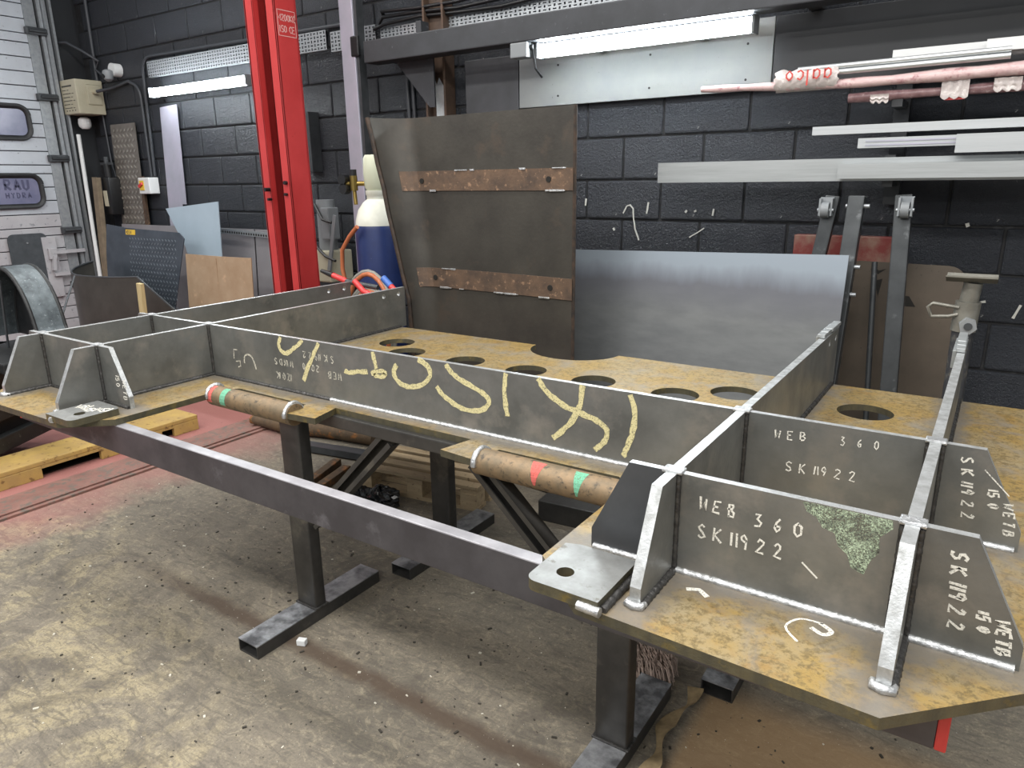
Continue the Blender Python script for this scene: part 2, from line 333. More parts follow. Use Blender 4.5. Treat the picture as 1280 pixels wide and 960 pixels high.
def weld(p0, p1, r, name, parent, mat, step=.0042):
    p0, p1 = Vector(p0), Vector(p1); n = max(3, int((p1-p0).length/step)); pts = []; rad = []
    for i in range(n+1):
        pts.append(p0.lerp(p1, i/n)); rad.append(r*(1+.05*math.sin(i*1.9)+random.uniform(-.09, .09)))
    return B().tube(pts, r, 7, 0, True, rad).obj(name, mat, parent, smooth=60)
# stroke lettering --------------------------------------------------
FONT = {'W': [[(0, 1), (.15, 0), (.3, .7), (.45, 0), (.6, 1)]], 'E': [[(.5, 1), (0, 1), (0, 0), (.5, 0)], [(0, .52), (.4, .52)]],
 'B': [[(0, 0), (0, 1), (.35, .95), (.42, .75), (.3, .55), (0, .52)], [(.3, .55), (.5, .35), (.4, .05), (0, 0)]],
 'S': [[(.5, .9), (.25, 1), (.03, .82), (.1, .6), (.4, .42), (.5, .2), (.28, 0), (0, .1)]], 'K': [[(0, 0), (0, 1)], [(.5, 1), (.02, .5), (.52, 0)]],
 'T': [[(0, 1), (.55, 1)], [(.28, 1), (.28, 0)]], '1': [[(.1, 1), (.1, 0)]], 'I': [[(.1, 1), (.1, 0)]],
 '9': [[(.45, .72), (.3, .5), (.08, .6), (.08, .85), (.28, 1), (.45, .85), (.45, .5), (.35, 0)]], '2': [[(.03, .8), (.2, 1), (.42, .9), (.42, .68), (0, .05), (.5, 0)]],
 '3': [[(.05, .95), (.4, .95), (.2, .58), (.45, .35), (.35, .05), (0, .05)]], '6': [[(.42, .95), (.15, .7), (.05, .3), (.2, 0), (.42, .15), (.4, .4), (.1, .38)]],
 '0': [[(.22, 1), (.03, .75), (.03, .25), (.22, 0), (.42, .25), (.42, .75), (.22, 1)]], '5': [[(.45, 1), (.1, 1), (.06, .55), (.35, .6), (.46, .3), (.3, .02), (.02, .05)]],
 '4': [[(.4, 0), (.4, 1), (0, .35), (.5, .35)]], 'G': [[(.48, .85), (.25, 1), (.03, .7), (.03, .3), (.25, 0), (.48, .15), (.48, .45), (.3, .45)]],
 'O': [[(.25, 1), (.03, .75), (.03, .25), (.25, 0), (.48, .25), (.48, .75), (.25, 1)]], 'C': [[(.48, .85), (.25, 1), (.03, .7), (.03, .3), (.25, 0), (.48, .15)]],
 'R': [[(0, 0), (0, 1), (.4, .95), (.45, .72), (.35, .52), (0, .5), (.5, 0)]], 'A': [[(0, 0), (.28, 1), (.55, 0)], [(.1, .35), (.46, .35)]],
 'U': [[(0, 1), (.03, .2), (.25, 0), (.47, .2), (.5, 1)]], 'H': [[(0, 0), (0, 1)], [(.5, 0), (.5, 1)], [(0, .5), (.5, .5)]], 'Y': [[(0, 1), (.25, .5), (.5, 1)], [(.25, .5), (.25, 0)]],
 'D': [[(0, 0), (0, 1), (.35, .9), (.48, .5), (.35, .1), (0, 0)]], 'N': [[(0, 0), (0, 1), (.5, 0), (.5, 1)]], 'Z': [[(0, 1), (.5, 1), (0, 0), (.5, 0)]],
 'a': [[(.42, .5), (.2, .6), (.03, .4), (.05, .1), (.22, 0), (.42, .15)], [(.42, .6), (.42, 0)]], 'l': [[(.1, 1), (.1, 0)]], 'c': [[(.4, .5), (.2, .6), (.03, .4), (.03, .15), (.2, 0), (.4, .1)]],
 'o': [[(.22, .6), (.03, .4), (.03, .2), (.22, 0), (.42, .2), (.42, .4), (.22, .6)]], 'M': [[(0, 0), (0, 1), (.28, .4), (.55, 1), (.55, 0)]], 'X': [[(0, 0), (.5, 1)], [(0, 1), (.5, 0)]]}
def stroke(b, pts, o, u, v, n, w, t=.0006, jit=0):
    o, u, v, n = Vector(o), Vector(u), Vector(v), Vector(n)
    P = []
    for i in range(len(pts)-1):
        (a, c), (d, e) = pts[i], pts[i+1]; L = math.hypot(d-a, e-c); k = max(1, int(L/.02))
        for j in range(k): P.append((a+(d-a)*j/k, c+(e-c)*j/k))
    P.append(pts[-1])
    P = [(a+random.uniform(-jit, jit), c+random.uniform(-jit, jit)) for a, c in P]
    L, R = [], []
    for i, (a, c) in enumerate(P):
        q = P[min(i+1, len(P)-1)]; r = P[max(i-1, 0)]; dx, dy = q[0]-r[0], q[1]-r[1]; l = math.hypot(dx, dy) or 1; nx, ny = -dy/l, dx/l
        ww = w*(1+random.uniform(-.2, .2)) if jit else w
        L.append((a+nx*ww, c+ny*ww)); R.append((a-nx*ww, c-ny*ww))
    m = len(P); vs = [o+u*a+v*c+n*t for a, c in L]+[o+u*a+v*c+n*t for a, c in R]+[o+u*a+v*c for a, c in L]+[o+u*a+v*c for a, c in R]
    fs = []
    for i in range(m-1): fs += [(i, i+1, m+i+1, m+i), (i, 2*m+i, 2*m+i+1, i+1), (m+i, m+i+1, 3*m+i+1, 3*m+i)]
    fs += [(0, m, 3*m, 2*m), (m-1, 3*m-1, 4*m-1, 2*m-1)]
    b.add(vs, fs)
def text(b, s, o, u, v, n, h, w, adv=.72, jit=0.0, t=.0006):
    """o: baseline start, u reading direction, v up direction"""
    x = 0
    for ch in s:
        if ch == ' ': x += .5; continue
        for st in FONT[ch]: stroke(b, [(p*h+x*h+random.uniform(-jit, jit), q*h+random.uniform(-jit, jit)) for p, q in st], o, u, v, n, w, t, jit*.3)
        x += (.36 if ch in '1Il' else adv)
    return b
ex, ey, ez = Vector((1, 0, 0)), Vector((0, 1, 0)), Vector((0, 0, 1))

# ================================================================== SETTING
WY = 2.2; WX = -5.85
fl = B().box(-9, 5, -6, 2.35, -.12, 0).obj('floor', floor_m, base=(0, 0, 0)); struct(fl)
wall = B().box(-6.1, 4.2, WY+.009, WY+.16, 0, 3.8).obj('wall_back', mortar_m, base=(0, WY+.009, 0)); struct(wall)
cz = [.267, .482, .697, .91, 1.12, 1.325, 1.54, 1.765, 1.99, 2.215, 2.44, 2.665, 2.89, 3.115, 3.34]
for k in range(1, len(cz)-1):
    h = cz[k+1]-cz[k]-.011; me = None; off = .225 if k % 2 else 0
    bb = B().obox((0, 0, h/2), ex, ey, ez, .2195, .045, h/2, .009).obj('block', black_block, wall)
    me = bb.data; proto_used = False
    for i in range(20):
        x0 = -5.85+i*.45-off+.1; x1 = x0+.45
        a0, a1 = max(x0, WX), min(x1, 2.05)
        if a1-a0 < .04: continue
        ob = bb if not proto_used else bb.copy()
        if proto_used: COL.objects.link(ob)
        proto_used = True
        for v_ in (0,): pass
        # mesh verts are stored relative to wall origin: undo, then place
        ob.location = Vector(((a0+a1)/2, 0, cz[k]))+Vector((0, random.uniform(-.002, .001), 0)) + Vector((0, 0, .0055))
        ob.location.y += .045+WY - 0
        ob.scale = ((a1-a0-.011)/.439, 1, 1)
    for vtx in me.vertices: vtx.co += Vector((0, WY+.009, 0))     # back to block-centred
    for ob in [o for o in wall.children if o.data == me]: ob.location -= Vector((0, WY+.009, 0))
wl = B().box(-6.1, WX, 1.97, WY+.16, 0, 3.8).box(-6.1, WX, -6, 1.97, 3.25, 3.8).obj('wall_left', dark_board, base=(WX, 2, 0)); struct(wl)
# door with interlocking laths
door = bpy.data.objects.new('door_1', None); COL.objects.link(door); door.location = (WX, 0, 0); PW[door] = Vector((WX, 0, 0)); struct(door); door['label'] = 'light grey slatted roller door with two dark rounded windows'
B().box(WX-.12, WX-.03, -6, 1.92, 0, 3.3).obj('backing', dark_board, door)
zs = 0.02; k = 0
while zs < 3.24:
    hh = .118 if k % 5 else .075
    B().box(WX-.03, WX+.0-(.006 if k % 5 else 0), -3.2, 1.83, zs, zs+hh-.008, bev=.004).obj('slat', doorpink_m if zs < 1.3 else door_m, door); zs += hh; k += 1
for z0, z1 in ((1.36, 1.66), (1.94, 2.24)):
    pts = []
    def rrect(y0, y1, z0, z1, r, k=6):
        out = []
        for cy, cz_, a0 in ((y1-r, z1-r, 0), (y0+r, z1-r, 90), (y0+r, z0+r, 180), (y1-r, z0+r, 270)):
            for i in range(k+1): a = math.radians(a0+90*i/k); out.append((cy+r*math.cos(a), cz_+r*math.sin(a)))
        return out
    fr = rrect(.75, 1.66, z0, z1, .09); f = B(); m = len(fr)
    wnd = B().prism(rrect(.79, 1.62, z0+.035, z1-.035, .06), (WX+.002, 0, 0), ey, ez, ex, .006).obj('window_pane', glass_m, door)
    f.tube([Vector((WX+.006, a, c)) for a, c in rrect(.77, 1.64, z0+.02, z1-.02, .075)]+[Vector((WX+.006, *rrect(.77, 1.64, z0+.02, z1-.02, .075)[0]))], .03, 8, flat=.7)
    f.obj('window_frame', rubber_m, door, smooth=50)
    if z0 < 1.5:
        for w_, y_, z_, h_, sw_, ad in (('RAU', 1.35, 1.52, .085, .010, .85), ('HYDRA', 1.345, 1.45, .045, .005, .98)):
            g = B(); text(g, w_, (WX+.0085, y_, z_), ey, ez, ex, h_, sw_, ad, t=.001); g.obj('lettering', winink_m, wnd)
sr = B(); sr.box(WX-.02, WX+.05, 1.905, 1.93, 0, 3.3).box(WX-.02, WX+.02, 1.87, 1.9, 0, 3.3).box(WX+.02, WX+.06, 1.955, 1.975, 0, 3.3)
sr.obj('guide_rail', gal_m, door)
B().box(WX-.005, WX+.006, 1.76, 1.85, 0, 3.2).obj('edge_strip', gal_m, door)
for z in (.62, 1.12, 1.76, 2.28, 2.82):
    B().box(WX, WX+.05, 1.74, 1.92, z, z+.06, bev=.008).cyl((WX+.05, 1.76, z+.03), (WX+.05, 1.9, z+.03), .014, 10).obj('roller_bracket', dgrey_m, door)
lk = B().box(WX, WX+.03, 1.55, 1.67, .55, 1.1, bev=.004).box(WX+.03, WX+.06, 1.58, 1.65, .9, 1.0, bev=.006).bar((WX+.05, 1.6, .96), (WX+.05, 1.9, .96), .025, .03).bar((WX+.05, 1.6, .76), (WX+.05, 1.9, .76), .025, .03).bar((WX+.06, 1.62, .93), (WX+.06, 1.6, .8), .03, .03, up=(1, 0, 0))
lk.obj('lock_bolt', doorpink_m, door)

# ================================================================== STEEL FRAME
ZP = .85; H = .195; a, bq, d = 1.005, 1.387, .412; ts = .02; tw = .015; e1, e2, L = .0785, .1555, 1.085
FR = thing('fabricated_chassis', (0, 0, ZP-.02), 'large welded steel frame of upright webs on a holed ochre base plate', 'steel frame')
half = [(.275, -.06), (.25, -.168), (.372, -.18), (.388, -.085), (.742, -.08), (.782, -.12), (.782, -.505), (.915, -.617), (1.392, -.632), (1.62, -.405), (1.62, 1.045)]
arc = [(.2*math.cos(math.radians(q)), 1.045-.175*math.sin(math.radians(q))) for q in range(0, 181, 10)]
outer = half+arc+[(-x, y) for x, y in reversed(half)]
holes = [(s*x, y, .08, 40) for x, y in ((.765, .765), (.6, .645), (.29, .65), (1.165, .77)) for s in (1, -1)]+[(0, .652, .08, 40)]
curve_plate(outer, holes, (0, 0, ZP-.02), ex, ey, ez, .02).obj('base_plate', [plate_m, pedge_m], FR)
def yz_beam(name, xc, x_sign):
    poly = [(-d-e2, 0), (L, 0), (L, H), (-d-e1, H), (-d-e2, .035)]
    b = curve_plate(poly, [(.935, H-.028, .011, 16), (1.04, H-.029, .011, 16)], (xc-ts/2, 0, ZP), ey, ez, ex, ts)
    return b.obj(name, [web_m, edge_m], FR)
for s in (1, -1):
    yz_beam('side_web', s*a, s); yz_beam('side_web', s*bq, s)
def xz_web(name, x0, x1, y, mat=None):
    b = B().box(x0, x1, y-tw/2, y+tw/2, ZP, ZP+H); 
    for i, f in enumerate(b.f):
        zs_ = [b.v[q].z for q in f]
        if min(zs_) > ZP+H-.001: b.mi[i] = 1
    return b.obj(name, [mat or web_m, edge_m], FR)
LW = xz_web('long_web', -a+ts/2, a-ts/2, 0)
webs = {}
for s in (1, -1):
    for y in (0, -d):
        x0, x1 = sorted((s*(a+ts/2), s*(bq-ts/2))); webs[(s, y)] = xz_web('cross_web', x0, x1, y)
gus = {}
def gusset(x, dirn, y, mat=web_m):
    x0 = x+dirn*ts/2; poly = [(0, 0), (dirn*.151, 0), (dirn*.151, .04), (dirn*.075, H), (0, H)]
    if dirn < 0: poly = poly[::-1]
    b = B().prism(poly, (x0, y-tw/2, ZP), ex, ez, ey, tw)
    for i, f in enumerate(b.f):
        ys = [b.v[q].y for q in f]
        if max(ys)-min(ys) > .005: b.mi[i] = 1
    return b.obj('gusset', [mat, edge_m], FR)
for s in (1, -1):
    gus[(s, 0)] = gusset(s*bq, s, 0); gus[(s, 1)] = gusset(s*bq, s, -d); gus[(s, 2)] = gusset(s*a, -s, -d, dark_web_m if s > 0 else web_m)
# lugs
for s in (1, -1):
    def rr(pts): return pts if s > 0 else [(-x, y) for x, y in reversed(pts)]
    r = .022; pl = [(.962, -.462), (.815+.03, -.462), (.815, -.472)]
    pl += [(.815+r-r*math.cos(q), -.622+r-r*math.sin(q)) for q in [math.pi/2*i/6 for i in range(7)]]+[(.962, -.622)]
    curve_plate(rr(pl), [(s*.868, -.566, .0165, 24)], (0, 0, ZP+.0005), ex, ey, ez, .021).obj('lug_plate', [lug_m, pedge_m], FR)
# pipes with paint arrows
for s in (1, -1):
    p = B().cyl((s*.365, -.148, ZP-.014), (s*.79, -.148, ZP-.014), .036, 24).obj('pipe', pipe_m, FR, smooth=50)
    for xx, m_ in (((.56, paint_r), (.68, paint_g)) if s > 0 else ((.7, paint_g), (.775, paint_r))):
        b = B(); n = 6; wv = .034 if m_ is paint_r and s > 0 else .03
        for i in range(n):
            a0 = math.radians(200-40*0+i*12); a1 = math.radians(200+(i+1)*12)
        rows = []
        for i in range(n+1):
            an = math.radians(95+i*18); ww = wv*(1-i/n*.85) if s > 0 else wv*.8
            rows.append([Vector((s*xx-ww*.6, -.148+.0366*math.cos(an)*1.0, ZP-.014+.0366*math.sin(an))), Vector((s*xx+ww*.6, -.148+.0366*math.cos(an), ZP-.014+.0366*math.sin(an)))])
        vs_ = [q for r_ in rows for q in r_]; b.add(vs_, [(2*i, 2*i+1, 2*i+3, 2*i+2) for i in range(n)]).obj('paint_mark', m_, p, fixn=False)
    for xx in (.375, .785):
        pts = [(s*xx, -.148+.037*math.cos(q), ZP-.014+.037*math.sin(q)) for q in [math.radians(v) for v in range(-10, 200, 15)]]
        B().tube(pts, .008, 6, 0, True, [.008*(1+random.uniform(-.2, .25)) for _ in pts]).obj('weld_bead', weld_m, FR, smooth=60)
# welds
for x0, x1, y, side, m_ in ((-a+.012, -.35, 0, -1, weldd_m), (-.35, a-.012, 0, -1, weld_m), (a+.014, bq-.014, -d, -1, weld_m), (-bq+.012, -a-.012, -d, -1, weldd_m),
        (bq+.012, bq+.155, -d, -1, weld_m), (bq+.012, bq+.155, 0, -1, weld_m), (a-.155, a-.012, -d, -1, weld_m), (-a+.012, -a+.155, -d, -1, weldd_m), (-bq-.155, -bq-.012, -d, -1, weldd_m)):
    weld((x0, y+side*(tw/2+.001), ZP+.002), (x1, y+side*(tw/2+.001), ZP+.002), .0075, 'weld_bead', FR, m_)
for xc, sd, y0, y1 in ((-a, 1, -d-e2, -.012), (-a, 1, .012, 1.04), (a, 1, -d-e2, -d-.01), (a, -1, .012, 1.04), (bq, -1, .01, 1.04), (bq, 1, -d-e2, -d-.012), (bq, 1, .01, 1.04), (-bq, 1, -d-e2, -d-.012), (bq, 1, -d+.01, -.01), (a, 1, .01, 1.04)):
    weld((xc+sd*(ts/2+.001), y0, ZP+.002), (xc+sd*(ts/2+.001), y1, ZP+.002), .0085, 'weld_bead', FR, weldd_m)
for xc in (a, bq, -a, -bq):
    for y in (0, -d):
        for sd in (1, -1):
            weld((xc+sd*(ts/2+.002), y-tw/2-.002, ZP+.01), (xc+sd*(ts/2+.002), y-tw/2-.002, ZP+H-.004), .006, 'weld_bead', FR, weldd_m)
        B().obox((xc, y, ZP+H+.001), ex, ey, ez, .019, .014, .0035, .003).obj('weld_cap', weld_m, FR)
    pts = [(xc-.014, -d-e2+.01, ZP+.003), (xc-.012, -d-e2-.004, ZP+.004), (xc, -d-e2-.007, ZP+.004), (xc+.012, -d-e2-.004, ZP+.004), (xc+.014, -d-e2+.01, ZP+.003)]
    B().tube(pts, .007, 7, 0, True, [.006, .008, .0085, .008, .006]).obj('weld_bead', weld_m, FR, smooth=60)
weld((.925, -.624, ZP+.006), (.968, -.626, ZP+.006), .009, 'weld_bead', FR, weld_m); weld((.967, -.615, ZP+.004), (.967, -.475, ZP+.004), .008, 'weld_bead', FR, weldd_m)
weld((-.925, -.622, ZP+.006), (-.945, -.615, ZP+.006), .01, 'weld_bead', FR, weld_m)
# end tabs on the far ends of two side webs
for xc in (a, bq):
    for q in range(3):
        B().obox((xc-.004+random.uniform(-.006, .006), .93+q*.05, ZP+H+.008+.002*q), ey, ex, ez, .07, .012, .006, .002).obj('end_tab', [alu2_m], FR)
    B().box(xc-ts/2-.012, xc-ts/2, .87, 1.07, ZP+H-.05, ZP+H+.004, bev=.002).obj('end_tab', [alu2_m], FR)
# chalk: big inverted marks on the long web
big = [[(-0.582, 1.041), (-0.595, 1.014), (-0.585, 0.992), (-0.556, 0.987), (-0.515, 1.009), (-0.469, 1.042)], [(-0.39, 1.04), (-0.424, 0.992), (-0.453, 0.951), (-0.481, 0.899)],
 [(-0.276, 0.964), (-0.254, 0.959), (-0.216, 0.968), (-0.173, 0.973)], [(-0.145, 1.042), (-0.137, 1.015), (-0.132, 0.989)], [(-0.155, 0.97), (-0.123, 0.982), (-0.095, 0.981), (-0.11, 0.966), (-0.145, 0.966)],
 [(-0.045, 1.012), (-0.058, 0.985), (-0.04, 0.959), (0.005, 0.951), (0.056, 0.966), (0.088, 0.998), (0.077, 1.028), (0.043, 1.041)],
 [(0.15, 1.041), (0.174, 1.014), (0.222, 0.994), (0.27, 0.977), (0.3, 0.959), (0.292, 0.934), (0.252, 0.915), (0.203, 0.916), (0.145, 0.938), (0.111, 0.967)],
 [(0.361, 1.043), (0.355, 0.997), (0.358, 0.952), (0.365, 0.92)],
 [(0.464, 1.042), (0.493, 1.009), (0.541, 0.982), (0.588, 0.969), (0.641, 0.956), (0.67, 0.934), (0.665, 0.903), (0.636, 0.875)], [(0.599, 1.043), (0.595, 1.003), (0.582, 0.964), (0.549, 0.918), (0.511, 0.883)],
 [(0.732, 1.04), (0.745, 0.998), (0.742, 0.945), (0.728, 0.9), (0.718, 0.875)]]
def smoothpl(p):
    out = []
    for i in range(len(p)-1):
        p0, p1, p2, p3 = p[max(i-1, 0)], p[i], p[i+1], p[min(i+2, len(p)-1)]
        for k in range(4):
            t_ = k/4; out.append(tuple(.5*((2*p1[q])+(-p0[q]+p2[q])*t_+(2*p0[q]-5*p1[q]+4*p2[q]-p3[q])*t_**2+(-p0[q]+3*p1[q]-3*p2[q]+p3[q])*t_**3) for q in (0, 1)))
    return out+[p[-1]]
for grp in ((0,), (1,), (2,), (3, 4), (5,), (6,), (7,), (8, 9), (10,)):
    b = B()
    for q in grp: stroke(b, smoothpl(big[q]), (0, -tw/2-.0003*(q == 9), 0), ex, ez, -ey, .0075, .0008, .0012)
    b.obj('chalk_mark', chalk_y, LW)
def write(par, mat, s_, *args):
    g_ = B(); text(g_, s_, *args); return g_.obj('chalk_word', mat, par)
def line(par, mat, pts, yf_, w_):
    g_ = B(); stroke(g_, pts, (0, yf_, 0), ex, ez, -ey, w_); return g_.obj('chalk_line', mat, par)
W1r, W2r = webs[(1, -d)], webs[(1, 0)]
yf = -tw/2; up180 = (-ex, -ez, -ey)
for w_, x_, z_, h_, ad in (('SK11922', -.325, 1.004, .023, 1.3), ('WEB', -.294, .95, .023, 1.05), ('2000', -.40, .962, .023, 1.0), ('WINDS', -.53, .962, .023, 1.1), ('IZO1K', -.545, .912, .023, 1.05)):
    write(LW, chalk_f, w_, (x_, yf, z_), *up180, h_, .0017, ad, .0012)
line(LW, chalk_f, [(-.86, .93), (-.855, .965), (-.835, .965)], yf, .002); line(LW, chalk_f, [(-.85, .92), (-.825, .925), (-.825, .905), (-.84, .9)], yf, .002)
line(LW, chalk_f, smoothpl([(-.80, .92), (-.795, .945), (-.775, .955), (-.75, .945), (-.735, .905)]), yf, .003)
yf = -d-tw/2
write(W1r, chalk_w, 'WEB', (1.058, yf, .985), ex, ez, -ey, .023, .0018, 1.1, .0018); write(W1r, chalk_w, '360', (1.155, yf, .978), ex, ez, -ey, .024, .0018, 1.35, .0012)
write(W1r, chalk_w, 'SK11922', (1.058, yf, .930), ex, ez, -ey, .025, .0018, 1.15, .0012); line(W1r, chalk_w, [(1.237, .934), (1.263, .912)], yf, .0013)
g_ = B().prism([(1.228, 1.043), (1.236, 1.027), (1.252, 1.02), (1.262, 1.005), (1.281, 1.0), (1.288, .98), (1.303, .968), (1.31, .948), (1.33, .94), (1.336, .965), (1.348, .985), (1.345, 1.01), (1.362, 1.03), (1.36, 1.0435)], (0, yf, 0), ex, ez, -ey, .0004); g_.obj('paint_mark', paint_gs, W1r)
yf = -tw/2
write(W2r, chalk_w, 'WEB', (1.082, yf, .994), ex+.08*ez, ez, -ey, .019, .0014, 1.4, .0012); write(W2r, chalk_w, '360', (1.215, yf, 1.004), ex+.06*ez, ez, -ey, .018, .0012, 1.8, .0012)
write(W2r, chalk_w, 'SK11922', (1.112, yf, .923), ex+.05*ez, ez, -ey, .021, .0014, 1.35, .0012)
G0, G1, G2 = gus[(1, 0)], gus[(1, 1)], gus[(-1, 2)]
write(G0, chalk_w, 'SK11922', (1.432, yf, 1.024), -ez+.14*ex, ex, -ey, .02, .0018, 1.25, .001); write(G0, chalk_w, '150', (1.484, yf, .968), -ez+.14*ex, ex, -ey, .017, .0018, 1.35, .001); write(G0, chalk_w, 'WETB', (1.512, yf, .945), -ez+.14*ex, ex, -ey, .017, .0018, 1.1, .001); line(G0, chalk_w, [(1.474, 1.005), (1.519, .961)], yf, .001)
yf = -d-tw/2
write(G1, chalk_w, 'SK11922', (1.441, yf, 1.016), -ez+.09*ex, ex, -ey, .021, .0022, 1.18, .001); write(G1, chalk_w, '150', (1.486, yf, .93), -ez+.1*ex, ex, -ey, .015, .0021, 1.25, .001); write(G1, chalk_w, 'WETB', (1.511, yf, .924), -ez+.1*ex, ex, -ey, .017, .0022, .9, .001)
write(G2, chalk_w, 'WETB', (-.868, yf, .945), -ez-.12*ex, ex, -ey, .02, .0014, .95, .001); write(G2, chalk_w, '150', (-.905, yf, .955), -ez-.12*ex, ex, -ey, .02, .0014, 1.0, .001)
for x0, y0 in ((-.945, -.505), (-.9, -.51), (-.86, -.49)): write(FR, chalk_w, 'WS1', (x0, y0-.04, ZP+.0216), (ex+ey*.4).normalized(), (ey-ex*.4).normalized(), ez, .03, .0025, .7, .003)
zt = ZP+.0003
for pts_, w_ in ((smoothpl([(1.26, -.52), (1.235, -.49), (1.25, -.455), (1.285, -.45)]), .002), (smoothpl([(1.28, -.45), (1.3, -.465), (1.29, -.48), (1.27, -.47)]), .004), ([(1.06, -.47), (1.08, -.46), (1.1, -.475)], .005)):
    g_ = B(); stroke(g_, pts_, (0, 0, zt), ex, ey, ez, w_); g_.obj('chalk_line', chalk_w, FR)

# front rail, trestles
RL = thing('support_rail', (0, -.48, ZP-.117), 'long dark steel box rail with red ends running low along the front of the frame', 'steel rail')
b = B().box(-1.46, 1.46, -.505, -.472, ZP-.117, ZP-.0205, bev=.003)
for i, f in enumerate(b.f):
    if min(b.v[q].z for q in f) > ZP-.024: b.mi[i] = 1
b.obj('box_section', [rail_m, railt_m], RL)
for s in (1, -1):
    x0, x1 = sorted((s*1.46, s*1.476)); B().box(x0, x1, -.505, -.472, ZP-.117, ZP-.0205, bev=.003).obj('red_end', redsteel_m, RL)
def trestle(name, label, xs, yp, y0, y1, zb):
    T = thing(name, (sum(xs)/len(xs), yp, 0), label, 'trestle', 'trestles under the frame')
    for x in xs:
        B().box(x-.049, x+.049, yp-.025, yp+.025, .05, zb, bev=.006).obj('post', stand_m, T, smooth=60)
        # open-ended box-section foot
        f = B(); X0, X1, t_ = x-.05, x+.05, .004
        f.box(X0, X1, y0, y1, .05-t_, .05, 1).box(X0, X1, y0, y1, 0, t_).box(X0, X0+t_, y0, y1, t_, .05-t_).box(X1-t_, X1, y0, y1, t_, .05-t_)
        ft = f.obj('foot', [stand_m, standt_m], T)
        B().box(x-.056, x+.056, yp-.031, yp+.031, .05, .056, bev=.002).obj('weld_bead', weldd_m, T)
    B().box(min(xs)-.05, max(xs)+.05, yp-.025, yp+.025, zb, ZP-.0205, bev=.004).obj('top_beam', stand_m, T)
    return T
T1 = trestle('trestle_stand', 'front black steel trestle with two posts on flat box feet and slanting braces', [-.5, .738], -.053, -.337, .245, ZP-.062)
def channel(p0, p1, w, h, T, name='brace'):
    p0, p1 = Vector(p0), Vector(p1); a_ = (p1-p0).normalized(); n = Vector((0, 1, 0)); b_ = n.cross(a_).normalized()
    m = B().obox((p0+p1)/2+n*h/2, a_, b_, n, (p1-p0).length/2, w/2, .003)
    for sg in (-1, 1): m.obox((p0+p1)/2+b_*sg*(w/2-.003), a_, b_, n, (p1-p0).length/2, .003, h/2)
    m.obox((p0+p1)/2+b_*(w/2-.008)*1-n*(h/2-.002), a_, b_, n, (p1-p0).length/2, .008, .003).obox((p0+p1)/2-b_*(w/2-.008)-n*(h/2-.002), a_, b_, n, (p1-p0).length/2, .008, .003)
    return m.obj(name, stand_m, T)
channel((-.045, -.053, ZP-.06), (-.432, -.053, .402), .055, .045, T1); channel((.29, -.053, ZP-.06), (.69, -.053, .42), .055, .045, T1)
T2 = trestle('trestle_stand', 'rear black steel trestle standing by the wooden pallet', [-.40, .905], .61, .32, .91, ZP-.07)
B().prism([(0, 0), (.07, 0), (0, -.07)], (-.35, .60, ZP-.07), ex, ez, ey, .006).obj('gusset', stand_m, T2)
# ================================================================== LIFT COLUMN, FLOOR PLATE, SKID
lc = thing('lift_column', (-2.3, 1.6, 0), 'tall red two-post vehicle lift column with an open channel front', 'lift column')
cx0, cx1, cy0, cy1 = -2.545, -2.275, 1.5, 1.665
B().box(cx1-.012, cx1, cy0, cy1, .02, 3.7, bev=.002).box(cx0, cx1, cy1-.012, cy1, .02, 3.7).box(cx0, cx0+.012, cy0, cy1, .02, 3.7).box(cx0, cx0+.08, cy0, cy0+.012, .02, 3.7, bev=.003).box(-2.34, cx1, cy0, cy0+.012, .02, 3.7, bev=.003).box(-2.346, -2.337, cy0, cy0+.04, .02, 3.7).box(cx0+.072, cx0+.08, cy0, cy0+.04, .02, 3.7).obj('channel_body', red_m, lc)
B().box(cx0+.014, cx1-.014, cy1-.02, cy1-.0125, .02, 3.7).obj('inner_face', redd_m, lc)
b = B(); b.cyl((-2.38, 1.58, .1), (-2.38, 1.58, 1.45), .012, 10)
for i in range(52): b.cyl((-2.38, 1.58, .2+i*.024), (-2.38, 1.58, .213+i*.024), .024, 10)
b.obj('lifting_screw', rubber_m, lc, smooth=50)
b = B(); b.cyl((-2.48, 1.499, 1.51), (-2.48, 1.46, 1.51), .012, 8).cyl((-2.47, 1.499, 1.45), (-2.47, 1.47, 1.45), .009, 8).cyl((-2.31, 1.499, 1.55), (-2.31, 1.48, 1.55), .012, 8).cyl((-2.315, 1.499, 1.48), (-2.315, 1.48, 1.48), .009, 8).obj('bolt', blackp_m, lc)
b = B(); stroke(b, [(1.52, 2.39), (1.65, 2.39), (1.65, 2.53), (1.52, 2.53), (1.52, 2.39)], (cx1, 0, 0), ey, ez, ex, .002); b.obj('label_border', txt_w, lc)
for w_, z_ in (('4200KG', 2.472), ('ISO CE', 2.41)):
    b = B(); text(b, w_, (cx1, 1.528, z_), ey, ez, ex, .036, .0026, .58); b.obj('lettering', txt_w, lc)
B().box(-2.62, -2.2, 1.42, 1.75, 0, .02).obj('base_foot', red_m, lc)
fp = thing('floor_plate', (-2.5, 0, 0), 'worn red steel floor plate strip running to the lift column', 'floor plate')
B().box(-2.64, -2.37, -3.5, 1.41, 0, .012).obj('plate', pinkrail_m, fp); B().box(-2.44, -2.40, -3.5, 1.41, .012, .022, bev=.003).obj('raised_edge', pinkrail_m, fp)
ys = thing('yellow_skid', (-2.9, .2, 0), 'worn yellow wooden skid with dark fork pockets on the floor', 'skid')
B().box(-3.04, -2.77, -.9, .97, .072, .1, bev=.006).obj('top_deck', yellow_m, ys)
segs = [-.9, -.62, -.3, .02, .34, .72, .80, .97]
b = B()
for i in range(0, len(segs), 2): b.box(-2.80, -2.77, segs[i], segs[i+1], 0, .072, bev=.004)
